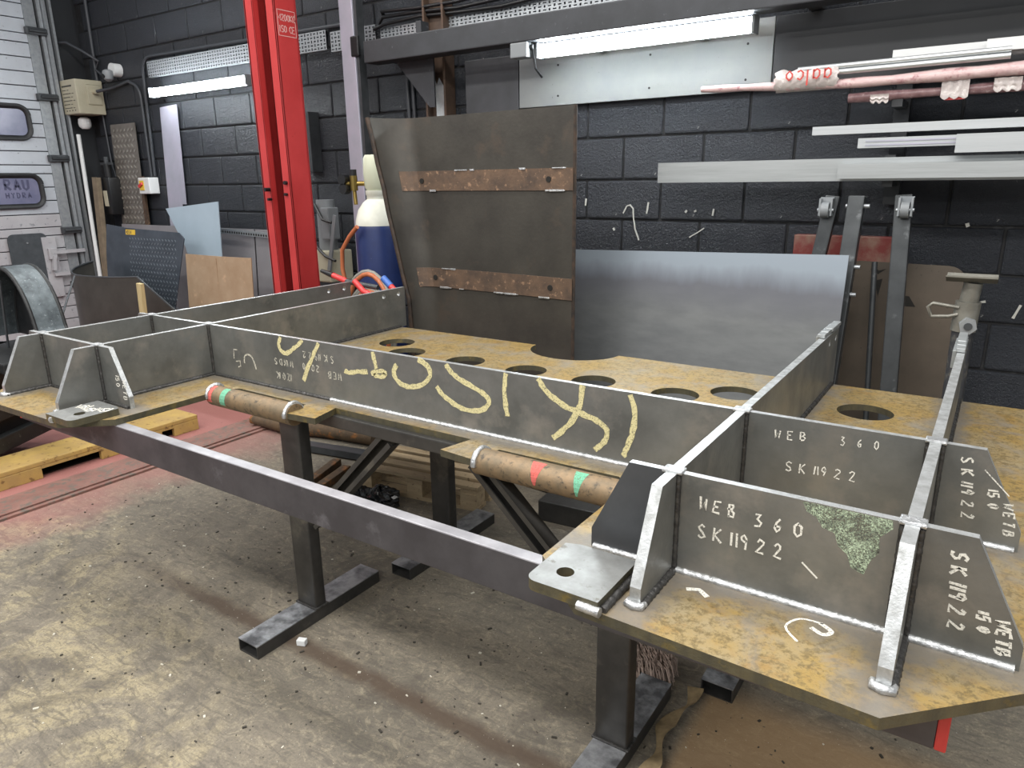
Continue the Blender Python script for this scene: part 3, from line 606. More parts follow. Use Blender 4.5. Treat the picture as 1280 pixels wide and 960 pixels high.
for i in range(1, len(segs)-1, 2): b.box(-2.80, -2.77, segs[i], segs[i+1], .056, .072)
b.obj('front_board', yellow_m, ys); B().box(-3.04, -3.01, -.9, .97, 0, .072).obj('back_board', yellow_m, ys); B().box(-3.0, -2.82, -.9, .95, .001, .004).obj('pocket_shade', hole_m, ys)  # near-black sheet paints in the shade inside the fork pockets

# trailer at the left edge (turned 30 degrees)
tr = thing('trailer', (-3.3, .1, 0), 'black steel trailer with arched mudguard at the left edge', 'trailer')
td = Vector((-.497, .868, 0)); tn = Vector((.868, .497, 0)); t0 = Vector((-3.04, -.06, 0))
def tp(u, v, z): return t0+td*u+tn*v+ez*z          # u along, v outwards to the right
for v, z, w, h, name in ((-.03, .155, .06, .09, 'chassis_rail'), (-.06, .33, .08, .10, 'side_rail'), (-.10, .50, .10, .07, 'side_rail'), (-.16, .62, .16, .05, 'deck_edge')):
    B().bar(tp(-.3, v, z), tp(.62-(z-.1)*.3, v, z), w, h, bev=.008).obj(name, trailer_m, tr)
B().bar(tp(-.3, -.55, .64), tp(.45, -.55, .64), .75, .04, bev=.006).obj('deck', trailer_m, tr)
B().bar(tp(-.3, -.45, .38), tp(.5, -.45, .38), .7, .5).obj('body', trailer_m, tr)
def guard(u, v):
    yy = .15+v*.15; c = Vector((-3.12, 0, .70))
    if u < .75:
        an = math.radians(180-u/.75*165); q = Vector((.30*math.cos(an), 0, .42*math.sin(an))); n = Vector((math.cos(an), 0, math.sin(an)))
    else:
        k = (u-.75)/.25; an = math.radians(15); q = Vector((.30*math.cos(an)+.15*k*k+.02*k, 0, .42*math.sin(an)-.10*k)); n = Vector((1-.6*k, 0, .3+.6*k)).normalized()
    return c+q+ey*yy, n
B().grid(guard, 36, 5, .008).obj('mudguard', mudguard_m, tr, smooth=50)
for v_ in (0, 1): B().tube([guard(i/36, v_)[0]+guard(i/36, v_)[1]*.004 for i in range(37)], .011, 8).obj('mudguard_rim', trailer_m, tr, smooth=60)
B().prism([(-.30+.6*q/12, .42*math.sqrt(max(0, 1-(-1+2*q/12)**2))) for q in range(13)], (-3.12, .298, .70), ex, ez, ey, .006).obj('inner_cheek', rubber_m, tr)
B().tube([(-2.78, .27, .62), (-2.95, .30, .74), (-3.4, .66, 1.0)], .006, 6).obj('strut', dgrey_m, tr)
B().tube([(-3.22, .15, .66), (-3.15, .15, 1.05)], .007, 6).obj('strut', dgrey_m, tr)
B().box(-3.45, -2.80, -.05, .34, .60, .66, bev=.01).obj('guard_step', trailer_m, tr)
mf = thing('mudflap', (WX+.02, 1.45, .55), 'dark rounded rubber flap hanging on the roller door', 'mudflap')
B().prism(rrect(1.28, 1.60, .55, 1.14, .05), (WX+.012, 0, 0), ey, ez, ex, .012).obj('flap', plast_m, mf)
b = B()
for y_, z_ in ((1.43, 1.06), (1.56, .66), (1.57, .78)): b.cyl((WX+.02, y_, z_), (WX+.032, y_, z_), .008, 8)
b.obj('rivet', gal_m, mf)

# half drum and sheets by the back wall, left
dr = thing('rolled_sheet', (-4.2, 1.35, 0), 'dark half-round rolled steel sheet standing in front of the tread plate', 'steel sheet')
def drum(u, v):
    an = math.radians(180+u*180); ang = u
    x = -4.55+.0; 
    # quarter-round end then flat side
    if u < .45:
        q = u/.45*math.pi/2; p = Vector((-4.50-.40*math.cos(q), 1.52-.32*math.sin(q), 0)); n = Vector((-math.cos(q), -math.sin(q), 0))
    else: k = (u-.45)/.55; p = Vector((-4.50+k*1.1, 1.20+k*.12, 0)); n = Vector((0, -1, 0))
    top = .93-.06*math.sin(u*math.pi)
    if u > .8: top -= (u-.8)/.2*.28
    return p+ez*(v*top), n
B().grid(drum, 30, 6, .006).obj('sheet', drum_m, dr, smooth=50)
B().tube([drum(i/30, 1)[0]+ez*.004 for i in range(31)], .008, 6).obj('rolled_edge', dgrey_m, dr, smooth=60)
tag(B().bar((-3.64, 1.17, .0), (-3.58, 1.17, .88), .055, .03, up=(0, 1, 0), bev=.004).obj('timber_batten', woodl_m), 'short pale wooden batten upright against the rolled sheet', 'batten')
# low grey panels
def panel(name, label, x0, x1, z1, y, mat, lean=.06, th=.006, cat='sheet', poly=None):
    n = Vector((0, -1, lean)).normalized(); v = Vector((0, lean, 1)).normalized()
    p = poly or [(x0, 0), (x1, 0), (x1, z1), (x0, z1)]
    return tag(B().prism(p, (0, y, .0), ex, v, n, th).obj(name, mat), label, cat)
panel('metal_sheet', 'wide pale grey steel panel behind the blue sheet, widest of the panels', -5.45, -3.50, 1.20, 2.04, panel_m)
panel('metal_sheet', 'narrow pale grey steel panel behind the cardboard next to the lift column', -3.47, -3.04, 1.20, 2.03, panel_m)
panel('metal_sheet', 'dark narrow steel panel between the cardboard and the lift column', -3.12, -2.96, 1.02, 1.93, paneld_m)
sp_ = thing('perforated_strip', (-3.6, 1.98, 1.14), 'thin perforated metal strip across the tops of the grey panels', 'metal strip')
B().bar((-4.22, 2.055, 1.195), (-2.98, 2.055, 1.15), .006, .04).obj('strip', gal_m, sp_)
b = B()
for i in range(40): x = -4.19+i*.03; b.box(x, x+.014, 2.05, 2.052, 1.187-.0363*(x+4.19)-.006, 1.187-.0363*(x+4.19)+.010)
stuff(b.obj('slot_holes', hole_m, sp_))
panel('blue_sheet', 'pale blue-grey plastic sheet with one slanted corner above the cardboard', 0, 0, 0, 1.80, blue_m, .05, .006, 'sheet', [(-3.99, 0), (-3.59, 0), (-3.57, 1.42), (-4.28, 1.36), (-4.05, 1.06), (-3.99, .9)])
cb = thing('cardboard_sheet', (-3.3, 1.6, 0), 'brown creased cardboard sheet leaning beside the lift column', 'cardboard')
B().prism([(-3.70, 0), (-2.90, 0), (-2.88, 1.05), (-3.2, 1.045), (-3.66, 1.045)], (0, 1.55, 0), ex, Vector((0, .05, 1)).normalized(), Vector((0, -1, .05)).normalized(), .006).obj('sheet', card_m, cb)
B().bar((-3.68, 1.582, .70), (-3.25, 1.585, .76), .003, .008).bar((-3.28, 1.58, .5), (-3.28, 1.592, 1.03), .003, .006, up=(0, 1, 0)).obj('crease', card_m, cb)
def treads(b, o, u, v, n, W, Hh, step, ln, w, th=.002):
    r = 0; q = step*.6
    y = step*.5
    while y < Hh-step*.3:
        x = step*.5 + (step*.5 if r % 2 else 0)
        while x < W-step*.3:
            an = math.radians(45 if r % 2 else -45); c = Vector(o)+u*x+v*y+n*th*.5
            a_ = u*math.cos(an)+v*math.sin(an); bb_ = n.cross(a_)
            b.prism([(-ln, 0), (0, -w), (ln, 0), (0, w)], c, a_, bb_, n, th*.6); x += step
        y += step*.75; r += 1
    return b
# dark tread plate (folded) leaning
tp1 = thing('tread_plate', (-4.3, 1.6, 0), 'dark blue-grey tread plate with a small yellow label leaning on the panels', 'tread plate')
v1 = Vector((0, .12, 1)).normalized(); n1 = Vector((0, -1, .12)).normalized(); o1 = Vector((0, 1.52, .0))
B().prism([(-4.62, 0), (-4.05, 0), (-3.74, 1.16), (-3.80, 1.20), (-4.62, 1.22)], o1, ex, v1, n1, .006).obj('plate', treadd_m, tp1)
B().prism([(-4.90, .3), (-4.62, .0), (-4.62, 1.22), (-4.90, 1.24), (-4.92, 1.0)], o1+Vector((0, .02, 0)), ex, v1, Vector((-.25, -1, .12)).normalized(), .006).obj('folded_side', treadd_m, tp1)
b = treads(B(), o1+n1*.006+ex*-4.52+v1*.34, ex, v1, n1, .70, .84, .043, .013, .0045, .003); stuff(b.obj('tread_bars', treaddh_m, tp1))
b = B().prism([(-4.56, 1.165), (-4.42, 1.165), (-4.42, 1.205), (-4.56, 1.205)], o1+n1*.006, ex, v1, n1, .002).obj('label_sticker', yell_lab, tp1)
g = B(); text(g, 'ICEN', o1+n1*.0082+ex*-4.545+v1*1.172, ex, v1, n1, .025, .003, .95); g.obj('lettering', ink_k, b)
tp2 = thing('tread_strip', (-5.2, 2.1, 0), 'tall bright aluminium tread plate strip leaning on the black wall', 'tread plate')
v2 = Vector((0, .02, 1)).normalized(); n2 = Vector((0, -1, .02)).normalized(); o2 = Vector((0, 2.135, .0))
B().prism([(-5.55, 0), (-5.12, 0), (-5.09, 2.08), (-5.50, 2.08)], o2, ex, v2, n2, .005).obj('plate', treada_m, tp2)
b = treads(B(), o2+n2*.005+ex*-5.50+v2*1.05, ex, v2, n2, .38, 1.0, .06, .022, .009, .004); stuff(b.obj('tread_bars', treadh_m, tp2))
B().prism([(-5.11, .9), (-5.06, .9), (-5.055, 1.62), (-5.10, 1.62)], o2, ex, v2, n2, .02).obj('return_edge', rustb_m, tp2)
panel('aluminium_strip', 'tall narrow pale aluminium strip leaning under the left light', 0, 0, 0, 2.165, alup_m, .008, .004, 'metal strip', [(-4.78, .9), (-4.55, .9), (-4.53, 1.38), (-4.47, 1.38), (-4.43, 2.19), (-4.68, 2.18)])
# poles in corner
tag(B().tube([(-5.62, 1.9, 0), (-5.75, 2.0, 2.0)], .018, 10).obj('white_pole', white_m), 'thin white pole leaning in the corner by the door', 'pole')
tag(B().bar((-5.66, 1.95, 0), (-5.60, 2.02, 1.62), .08, .045, up=(0, 1, 0), bev=.004).obj('timber_post', wooddark_m), 'grey weathered timber post standing beside the white pole', 'timber post')
# valve / tap on wall
vt = thing('wall_tap', (-5.50, 2.1, 1.3), 'dark wall valve with handle left of the aluminium tread strip', 'valve')
B().box(-5.58, -5.46, 2.05, 2.19, 1.28, 1.62, bev=.02).cyl((-5.53, 2.1, 1.62), (-5.53, 2.1, 1.74), .03, 12).obj('body', blackp_m, vt, smooth=50)
B().bar((-5.63, 2.1, 1.74), (-5.44, 2.1, 1.74), .02, .02).cyl((-5.53, 2.1, 1.72), (-5.53, 2.1, 1.80), .022, 10).obj('handle', dgrey_m, vt)
B().box(-5.57, -5.51, 2.045, 2.05, 1.36, 1.5).obj('label_sticker', cream_m, vt)
# control box
cbx = thing('control_box', (-5.7, 2.07, 2.17), 'cream control box with printed instructions high in the corner', 'control box')
B().box(-5.83, -5.56, 1.95, 2.19, 2.17, 2.46, bev=.008).obj('housing', cream_m, cbx)
g = B()
for i, w_ in enumerate((.17, .06, .14, .12, .15, .1, .13)):
    z_ = 2.40-i*.03; g.box(-5.80, -5.80+w_, 1.9485, 1.95, z_, z_+(.013 if i == 0 else .006)); 
    if i: g.box(-5.80+w_+.02, -5.80+w_+.05, 1.9485, 1.95, z_, z_+.005)
for i in range(4): g.box(-5.78+i*.05, -5.765+i*.05, 1.9485, 1.95, 2.195, 2.205)
stuff(g.obj('printed_text', ink_k, cbx))
B().cyl((-5.56, 2.10, 2.36), (-5.51, 2.10, 2.36), .02, 10).box(-5.565, -5.555, 2.04, 2.17, 2.25, 2.42, bev=.01).obj('cable_gland', cream_m, cbx)
tag(B().lathe([(.03, -.05), (.05, -.03), (.055, .0), (.05, .035), (.03, .05)], (-5.72, 2.06, 2.10), 16).obj('sensor', white_m, smooth=True), 'small white rounded sensor under the cream control box', 'sensor')
dc = thing('dome_camera', (-5.25, 2.15, 2.45), 'small white dome camera on the black wall beside the control box', 'camera')
B().cyl((-5.24, 2.195, 2.52), (-5.24, 2.12, 2.52), .055, 18).obj('mount', white_m, dc, smooth=50); B().lathe([(.012, -.07), (.038, -.05), (.046, -.01), (.04, .02), (.02, .03)], (-5.25, 2.09, 2.49), 16).obj('dome', greyp_m, dc, smooth=True); B().cyl((-5.25, 2.05, 2.465), (-5.25, 2.04, 2.46), .018, 12).obj('lens', blackp_m, dc)
def pipe(name, label, pts, r, mat, cat='conduit', group=None): return tag(B().tube(pts, r, 8).obj(name, mat, smooth=60), label, cat, group)
def arcpts(c, r, a0, a1, y, k=6): return [(c[0]+r*math.cos(math.radians(a0+(a1-a0)*i/k)), y, c[1]+r*math.sin(math.radians(a0+(a1-a0)*i/k))) for i in range(k+1)]
cdm = M('black_conduit', '#3a3d42', rough=.45)
pipe('conduit', 'black conduit rising in the corner above the control box', [(-5.60, 2.185, 3.6), (-5.62, 2.185, 2.45)], .016, cdm)
pipe('conduit', 'black cable curving from the control box down to the isolator switch', [(-5.50, 2.1, 2.36), (-5.40, 2.17, 2.38), (-5.25, 2.18, 2.40), (-5.10, 2.18, 2.42)]+arcpts((-5.07, 2.27), .13, 85, 0, 2.18)+[(-4.95, 2.18, 1.62)], .014, cdm)
pipe('conduit', 'black conduit running from along the left cable tray down to the switch', [(-2.3, 2.18, 2.56), (-4.70, 2.18, 2.585)]+arcpts((-4.72, 2.45), .135, 95, 180, 2.18)+[(-4.90, 2.18, 1.62)], .014, cdm)
pipe('conduit', 'thin cable below the sensor along the corner', [(-5.62, 2.185, 2.17), (-5.60, 2.185, 1.75), (-5.56, 2.185, 1.62)], .01, cdm)
pipe('cable_loop', 'loose black cable hooked high beside the roller door', [(-5.84, 1.99, 2.78), (-5.75, 2.03, 2.78), (-5.62, 2.1, 2.70), (-5.52, 2.17, 2.62), (-5.58, 2.17, 2.55), (-5.40, 2.17, 2.45)], .012, cdm, 'cable')
sw = thing('isolator_switch', (-4.96, 2.16, 1.47), 'small grey isolator switch with yellow and red handle on the wall', 'switch')
B().box(-5.05, -4.88, 2.10, 2.195, 1.47, 1.61, bev=.008).obj('housing', white_m, sw); B().box(-5.03, -4.96, 2.094, 2.10, 1.50, 1.585, bev=.004).obj('yellow_plate', yell_lab, sw); B().bar((-5.03, 2.088, 1.53), (-4.97, 2.088, 1.56), .012, .025, bev=.003).obj('red_handle', redpl_m, sw)
# cable trays with punched slots
def tray(name, label, x0, x1, z0, z1, y):
    T = thing(name, ((x0+x1)/2, y, z0), label, 'cable tray', 'cable trays on the back wall'); b = B(); cw = .032; rows = 5; n = int((x1-x0)/cw); ch = (z1-z0)/rows
    for i in range(n):
        for r in range(rows):
            xx, zz_ = x0+i*cw, z0+r*ch; vert = (i+r) % 2
            hw, hh = (.0055, ch*.36) if vert else (.011, ch*.17); cx, cz_ = xx+cw/2, zz_+ch/2
            o_ = [(xx, zz_), (xx+cw, zz_), (xx+cw, zz_+ch), (xx, zz_+ch)]; q = [(cx-hw, cz_-hh), (cx+hw, cz_-hh), (cx+hw, cz_+hh), (cx-hw, cz_+hh)]
            b.add([(p_[0], y, p_[1]) for p_ in o_+q], [(0, 1, 5, 4), (1, 2, 6, 5), (2, 3, 7, 6), (3, 0, 4, 7)])
    b.obj('perforated_face', gal_m, T); xe = x0+n*cw
    B().box(x0, xe, y, y+.03, z0-.002, z0).box(x0, xe, y, y+.03, z1, z1+.002).obj('side_flange', gal_m, T); return T
tray('cable_tray', 'perforated galvanised cable tray above the left light', -4.74, -2.56, 2.42, 2.54, 2.155); tray('cable_tray', 'perforated cable tray between the lift column and the aluminium post', -2.52, -2.10, 2.40, 2.52, 2.155); tray('cable_tray', 'perforated cable tray above the dark steel beam', -2.06, .4, 2.40, 2.49, 2.155)
for i, (dz, lab) in enumerate(((0, 'lowest black cable on top of the right cable tray'), (.03, 'middle black cable on top of the right cable tray'), (.06, 'uppermost black cable above the right cable tray'))):
    pipe('cable', lab, [(-2.1+i*.05, 2.14, 2.49+dz)]+[(-2.0+q*.3, 2.13-.01*i, 2.505+dz+.012*math.sin(q*1.7+i)) for q in range(9)], .011, blackp_m, 'cable', 'cables on the tray')
# lights
def batten(name, label, x0, x1, y, z, power_mat):
    T = thing(name, ((x0+x1)/2, y, z), label, 'light', 'wall lights')
    B().box(x0, x1, y+.03, y+.08, z+.0, z+.06, bev=.006).obj('housing', white_m, T)
    b = B(); k = 10
    prof = [(y+.032-.034*math.sin(math.radians(180*i/k)), z+.03-.034*math.cos(math.radians(180*i/k))) for i in range(k+1)]
    b.prism(prof, (x0+.01, 0, 0), ey, ez, ex, x1-x0-.02); b.obj('diffuser', led_m, T)
    for xx in (x0-.012, x1): B().box(xx, xx+.012, y-.005, y+.08, z-.008, z+.068, bev=.004).obj('end_cap', greyp_m, T)
    B().box((x0+x1)/2-.3, (x0+x1)/2-.26, y+.08, WY, z+.015, z+.045).box((x0+x1)/2+.26, (x0+x1)/2+.3, y+.08, WY, z+.015, z+.045).obj('bracket', gal_m, T); return T
batten('batten_light', 'glowing white batten light on the left block wall above the strip', -4.62, -3.36, 2.07, 2.255, led_m)
batten('batten_light', 'glowing white batten light under the dark steel beam', -.75, .375, 1.955, 2.178, led_m)
# beam and fittings
bm_ = thing('overhead_beam', (-.5, 1.95, 2.25), 'dark grey horizontal steel beam above the right light', 'steel beam')
B().box(-1.97, 2.2, 1.90, 2.02, 2.25, 2.375, bev=.006).obj('beam', beam_m, bm_)
B().box(-1.56, -1.52, 1.92, 1.99, 2.375, 2.44, bev=.003).obj('upright_tab', beam_m, bm_)
B().prism([(0, 0), (.30, 0), (.30, -.28), (.26, -.28)], (-1.83, 2.03, 2.26), ex, ez, ey, .012).obj('knee_gusset', beam_m, bm_)
for xx in (-1.9, -.9, .6, 1.9): B().box(xx-.03, xx+.03, 2.02, WY, 2.27, 2.35).obj('wall_bracket', beam_m, bm_)
rc = thing('rusty_column', (-1.58, 2.13, 0), 'rusty brown steel column with a bare white patch behind the dark beam', 'steel column')
B().box(-1.66, -1.645, 2.10, 2.195, 0, 3.6).box(-1.515, -1.50, 2.10, 2.195, 0, 3.6).box(-1.645, -1.515, 2.15, 2.165, 0, 3.6).obj('column', rustcol_m, rc)
b = B(); pp = [(-.03, -.13), (.035, -.14), (.03, 0), (.04, .1), (.0, .16), (-.02, .12), (-.045, .17), (-.03, .05)]
b.prism(pp, (-1.585, 2.149, 2.0), ex, ez, -ey, .002).obj('bare_patch', whitepatch_m, rc)
for i, (x_, lab) in enumerate(((-1.86, 'left thin black conduit under the dark beam'), (-1.82, 'middle thin black conduit under the dark beam'), (-1.70, 'right thin black conduit under the dark beam'))): pipe('conduit', lab, [(x_, 2.185, 1.5), (x_-.03+.01*i, 2.185, 2.5)], .013, cdm, 'conduit', 'conduits under the beam')
tag(B().box(-1.40, -1.015, 2.17, 2.196, 1.60, 2.24, bev=.003).obj('dark_board', paneld_m), 'dark grey square board on the wall left of the pale board', 'board')
pb = thing('wall_board', (0, 2.18, 1.95), 'long pale grey painted board on the wall under the right light', 'board')
B().box(-1.01, .42, 2.172, 2.196, 1.95, 2.265, bev=.002).obj('board', grey_board, pb); b = B()
for x_ in (-.75, -.2, .3):
    for z_ in (2.0, 2.16): b.cyl((x_, 2.172, z_), (x_, 2.1695, z_), .006, 8)
b.obj('screw', blackp_m, pb)
tag(B().box(0.425, 4.0, 2.172, 2.196, 1.95, 2.265, bev=.002).obj('dark_board', dark_board), 'long black board on the wall above the wrapped metal bundle', 'board')
jb = thing('junction_box', (-.83, 1.94, 2.17), 'small grey junction box at the left end of the right light', 'junction box')
B().box(-.89, -.785, 1.90, 1.98, 2.175, 2.249, bev=.006).obj('box', greyp_m, jb); B().cyl((-.785, 1.94, 2.225), (-.765, 1.94, 2.225), .012, 10).tube([(-.77, 1.94, 2.22), (-.76, 1.95, 2.12), (-.75, 2.0, 2.08)], .006, 6).obj('cable', blackp_m, jb)
# aluminium post, cylinder, hoses
ap = thing('aluminium_post', (-2.1, 1.95, 0), 'tall pale aluminium box post with a scorched patch behind the cylinder', 'post')
B().box(-2.19, -2.075, 1.93, 2.0, 0, 3.3, bev=.004).obj('post', alup_m, ap); B().obox((-2.07, 1.935, 2.36), ex, ey, ez, .035, .012, .06, .01).obj('scorched_patch', blackp_m, ap); B().box(-2.075, -2.05, 1.94, 2.0, 1.2, 3.3).obj('side_strip', dgrey_m, ap)
gc = thing('gas_cylinder', (-1.67, 1.62, 0), 'blue gas cylinder with white shoulder and valve guard', 'gas cylinder'); C0 = (-1.67, 1.62, 0)
B().lathe([(.128, 0), (.135, .02), (.135, 1.28), (.13, 1.30)], C0, 28).obj('body', cyl_blue, gc, smooth=50)
B().lathe([(.131, 1.30), (.128, 1.33), (.11, 1.39), (.08, 1.43), (.055, 1.45), (.055, 1.47), (.06, 1.475), (.06, 1.50)], C0, 28).obj('shoulder', cyl_white, gc, smooth=50)
B().lathe([(.052, 1.50), (.062, 1.52), (.066, 1.60), (.062, 1.68), (.05, 1.70)], C0, 24).obj('valve_guard', cyl_guard, gc, smooth=50)
b = B().cyl((-1.72, 1.60, 1.54), (-1.79, 1.55, 1.54), .014, 12).cyl((-1.78, 1.555, 1.50), (-1.78, 1.555, 1.585), .022, 12).cyl((-1.80, 1.545, 1.54), (-1.84, 1.53, 1.54), .013, 10).cyl((-1.78, 1.555, 1.50), (-1.77, 1.55, 1.42), .012, 8); b.obj('regulator', brass_m, gc, smooth=50)
b = B().cyl((-1.835, 1.55, 1.565), (-1.835, 1.51, 1.565), .032, 16).cyl((-1.83, 1.55, 1.51), (-1.83, 1.51, 1.51), .03, 16).cyl((-1.78, 1.555, 1.585), (-1.78, 1.555, 1.62), .02, 12); b.obj('gauge', blackp_m, gc, smooth=50)
hc = thing('hose_coil', (-1.45, 1.5, 0), 'tangled grey and orange welding hoses coiled at the foot of the cylinder', 'hose')
def loop(cx, cy, cz_, rx, ry, tilt, k=28, ph=0): return [(cx+rx*math.cos(ph+2*math.pi*i/k), cy+ry*math.sin(ph+2*math.pi*i/k)*.08, cz_+ry*math.sin(ph+2*math.pi*i/k)*tilt) for i in range(k+1)]
for i, (rx, ry, dz, m_) in enumerate(((.18, .15, .03, hoseg_m), (.16, .14, .05, hoseo_m), (.17, .13, .015, hoseg_m), (.145, .12, .04, hoseg_m), (.13, .11, .06, hoseo_m))):
    B().tube(loop(-1.40+.012*i, 1.22-.012*i, .74+dz-.02*i, rx*1.1, .31-.012*i, 1.0), .013, 7).obj('hose_loop', m_, hc, smooth=60)
B().tube([(-1.66, 1.44, 1.30), (-1.75, 1.46, 1.24), (-1.82, 1.46, 1.16), (-1.83, 1.46, 1.05), (-1.80, 1.46, .9), (-1.7, 1.45, .5), (-1.6, 1.5, 0.02)], .013, 7).obj('hose_run', hoseo_m, hc, smooth=60)
tc = thing('welding_torch', (-1.4, 1.2, 1.03), 'black and red handled welding torch resting on the frame corner', 'torch')
B().tube([(-1.63, 1.12, 1.085), (-1.54, 1.12, 1.065)], .016, 8, radii=[.01, .018]).obj('grip', blackp_m, tc, smooth=60); B().tube([(-1.54, 1.12, 1.065), (-1.44, 1.12, 1.04)], .016, 8).obj('red_sleeve', redpl_m, tc, smooth=60); B().tube([(-1.44, 1.12, 1.04), (-1.34, 1.12, 1.03), (-1.22, 1.13, 1.02)], .014, 8).obj('handle', dgrey_m, tc, smooth=60)
B().tube([(-1.36, 1.10, 1.05), (-1.30, 1.1, 1.0), (-1.24, 1.10, .98)], .016, 8).obj('lead', redpl_m, tc, smooth=60); B().tube([(-1.20, 1.15, 1.07), (-1.15, 1.15, 1.03)], .018, 8).obj('blue_connector', bluep_m, tc, smooth=60); B().tube([(-1.15, 1.15, 1.03), (-1.10, 1.15, .99)], .016, 8).obj('red_connector', redpl_m, tc, smooth=60)
mt = thing('power_unit', (-2.55, 2.05, 0), 'grey hydraulic power unit mounted behind the red lift column', 'power unit')
B().cyl((-2.60, 2.06, 1.08), (-2.60, 2.06, 1.43), .065, 18).obj('motor', greyp_m, mt, smooth=50); B().box(-2.55, -2.47, 1.96, 2.06, 1.16, 1.38, bev=.01).obj('terminal_box', greyp_m, mt); B().box(-2.68, -2.47, 1.94, 2.16, .86, 1.08, bev=.012).obj('oil_tank', cream_m, mt); B().box(-2.70, -2.45, 1.95, 2.15, 0, .86, bev=.01).obj('pedestal', dgrey_m, mt)
B().bar((-2.47, 1.93, .95), (-2.37, 1.93, 1.33), .03, .012, up=(0, 1, 0)).obj('lever', greyp_m, mt); B().tube([(-2.62, 1.98, 1.40), (-2.5, 1.93, 1.30), (-2.42, 1.94, 1.28)], .01, 6).obj('cable', blackp_m, mt); B().tube([(-2.62, 1.95, 1.12), (-2.5, 1.93, 1.05), (-2.40, 1.93, 1.02)], .01, 6).obj('cable', blackp_m, mt)
tag(B().box(-2.86, -2.745, 2.10, 2.198, 1.62, 2.03, bev=.004).obj('trunking_box', dgrey_m), 'grey upright trunking box on the wall beside the lift column', 'box')
# ================================================================== CURVED PLATE + SHEET
cp = thing('curved_plate', (-.75, 1.38, 0), 'big rusty black curved steel plate with two brown weld bands standing behind the frame', 'steel plate')
def cplate(u, v, dy=0):
    z = v*1.868
    lean = .10*v
    if u < .16:
        k = 1-u/.16; x = -1.19-.13*math.sin(k*1.25)-.03*v*k; y = 1.36-(.05+.15*v)*(1-math.cos(k*1.45))
    else: k = (u-.16)/.84; x = -1.19+k*1.02; y = 1.36-.05*k*k
    x += -.055*v*(1-u)-.05*v*u+.36*min(1-v, .5)*(1-u)+.03*v*(1-u)
    return Vector((x, y+lean-dy, z)), Vector((0, 1, 0))
B().grid(cplate, 40, 8, .014).obj('plate', rust_m, cp, smooth=50)
for z0, z1 in ((1.50, 1.60), (1.0, 1.10)):
    b = B().grid(lambda u, v: (cplate(.07+u*.93, (z0+v*(z1-z0))/1.868, .006)[0], (0, 1, 0)), 36, 1, .006); bo = b.obj('weld_band', rustb_m, cp)
    g = B()
    for q in range(11):
        u = random.uniform(.15, .98); zz_ = random.choice((z0, z1)); p = cplate(u, zz_/1.868, .008)[0]; l_ = random.uniform(.01, .035)
        g.obox(p, ex, ey, ez, l_, .002, random.uniform(.002, .005), .001)
    stuff(g.obj('weld_dabs', weld_m, bo))
    for u in (.17, .88): p = cplate(u, (z0+z1)/2/1.868, .006)[0]; B().cyl(p, p-ey*.004, .014, 12).obj('bolt_hole', hole_m, bo)
B().tube([cplate(1, i/12)[0]+Vector((.002, .006, 0)) for i in range(13)], .009, 6).obj('torn_edge', rustedge_m, cp); B().tube([cplate(0, i/16)[0]+Vector((random.uniform(-.006, .004), 0, 0)) for i in range(17)], .012, 6).obj('torn_edge', rustedge_m, cp)
sn = Vector((0, -1, .13)).normalized(); sv = Vector((0, .13, 1)).normalized()
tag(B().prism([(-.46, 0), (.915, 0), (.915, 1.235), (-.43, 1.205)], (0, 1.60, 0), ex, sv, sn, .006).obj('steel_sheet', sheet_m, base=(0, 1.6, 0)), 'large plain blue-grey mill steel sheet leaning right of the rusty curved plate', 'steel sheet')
# ================================================================== RACKED BARS
def hollow(name, label, x0, x1, y0, y1, z0, z1, mat, dz=0, group='metal bars racked on the right wall', t_=.004):
    b = B(); v_ = []
    for x, q in ((x0, 0), (x1, dz)):
        for (ya, za) in ((y0, z0), (y1, z0), (y1, z1), (y0, z1)): v_.append((x, ya, za+q))
        for (ya, za) in ((y0+t_, z0+t_), (y1-t_, z0+t_), (y1-t_, z1-t_), (y0+t_, z1-t_)): v_.append((x, ya, za+q))
    fs = []
    for i in range(4):
        j = (i+1) % 4; fs += [(i, j, 8+j, 8+i), (4+i, 12+i, 12+j, 4+j), (i, 4+i, 4+j, j), (8+i, 8+j, 12+j, 12+i)]
    return tag(b.add(v_, fs).obj(name, mat), label, 'metal bar', group)
hollow('box_bar', 'long dull aluminium box bar, lowest and longest on the rack', -.04, 3.2, 1.95, 2.03, 1.525, 1.62, alu2_m)
hollow('box_bar', 'shorter grey box bar in front of the lowest bar', .81, 3.2, 1.89, 1.945, 1.535, 1.595, alu2_m)
hollow('box_bar', 'bright box bar at the top of the middle rack row', .68, 3.2, 1.94, 2.0, 1.72, 1.755, alu_m)
ch_ = hollow('slotted_bar', 'short slotted aluminium profile left of the wide bar in the middle row', .87, 1.9, 1.94, 2.0, 1.66, 1.70, alu_m)
hollow('box_bar', 'wide pale aluminium bar in the middle row, right end', 1.235, 3.2, 1.88, 1.935, 1.63, 1.70, alu_m)
tag(B().box(.9, 1.9, 1.936, 1.94, 1.668, 1.674).box(.9, 1.9, 1.936, 1.94, 1.684, 1.69).obj('strip_insert', alup_m), 'thin bright edge strip along the slotted profile', 'metal strip')
hollow('flat_bar', 'white flat bar behind the wrapped bundle, upper left', .955, 3.2, 2.0, 2.03, 1.99, 2.045, white_m)
hollow('flat_bar', 'white flat bar on top of the bundle at the photo edge', 1.285, 3.2, 1.95, 1.99, 2.0, 2.045, white_m)
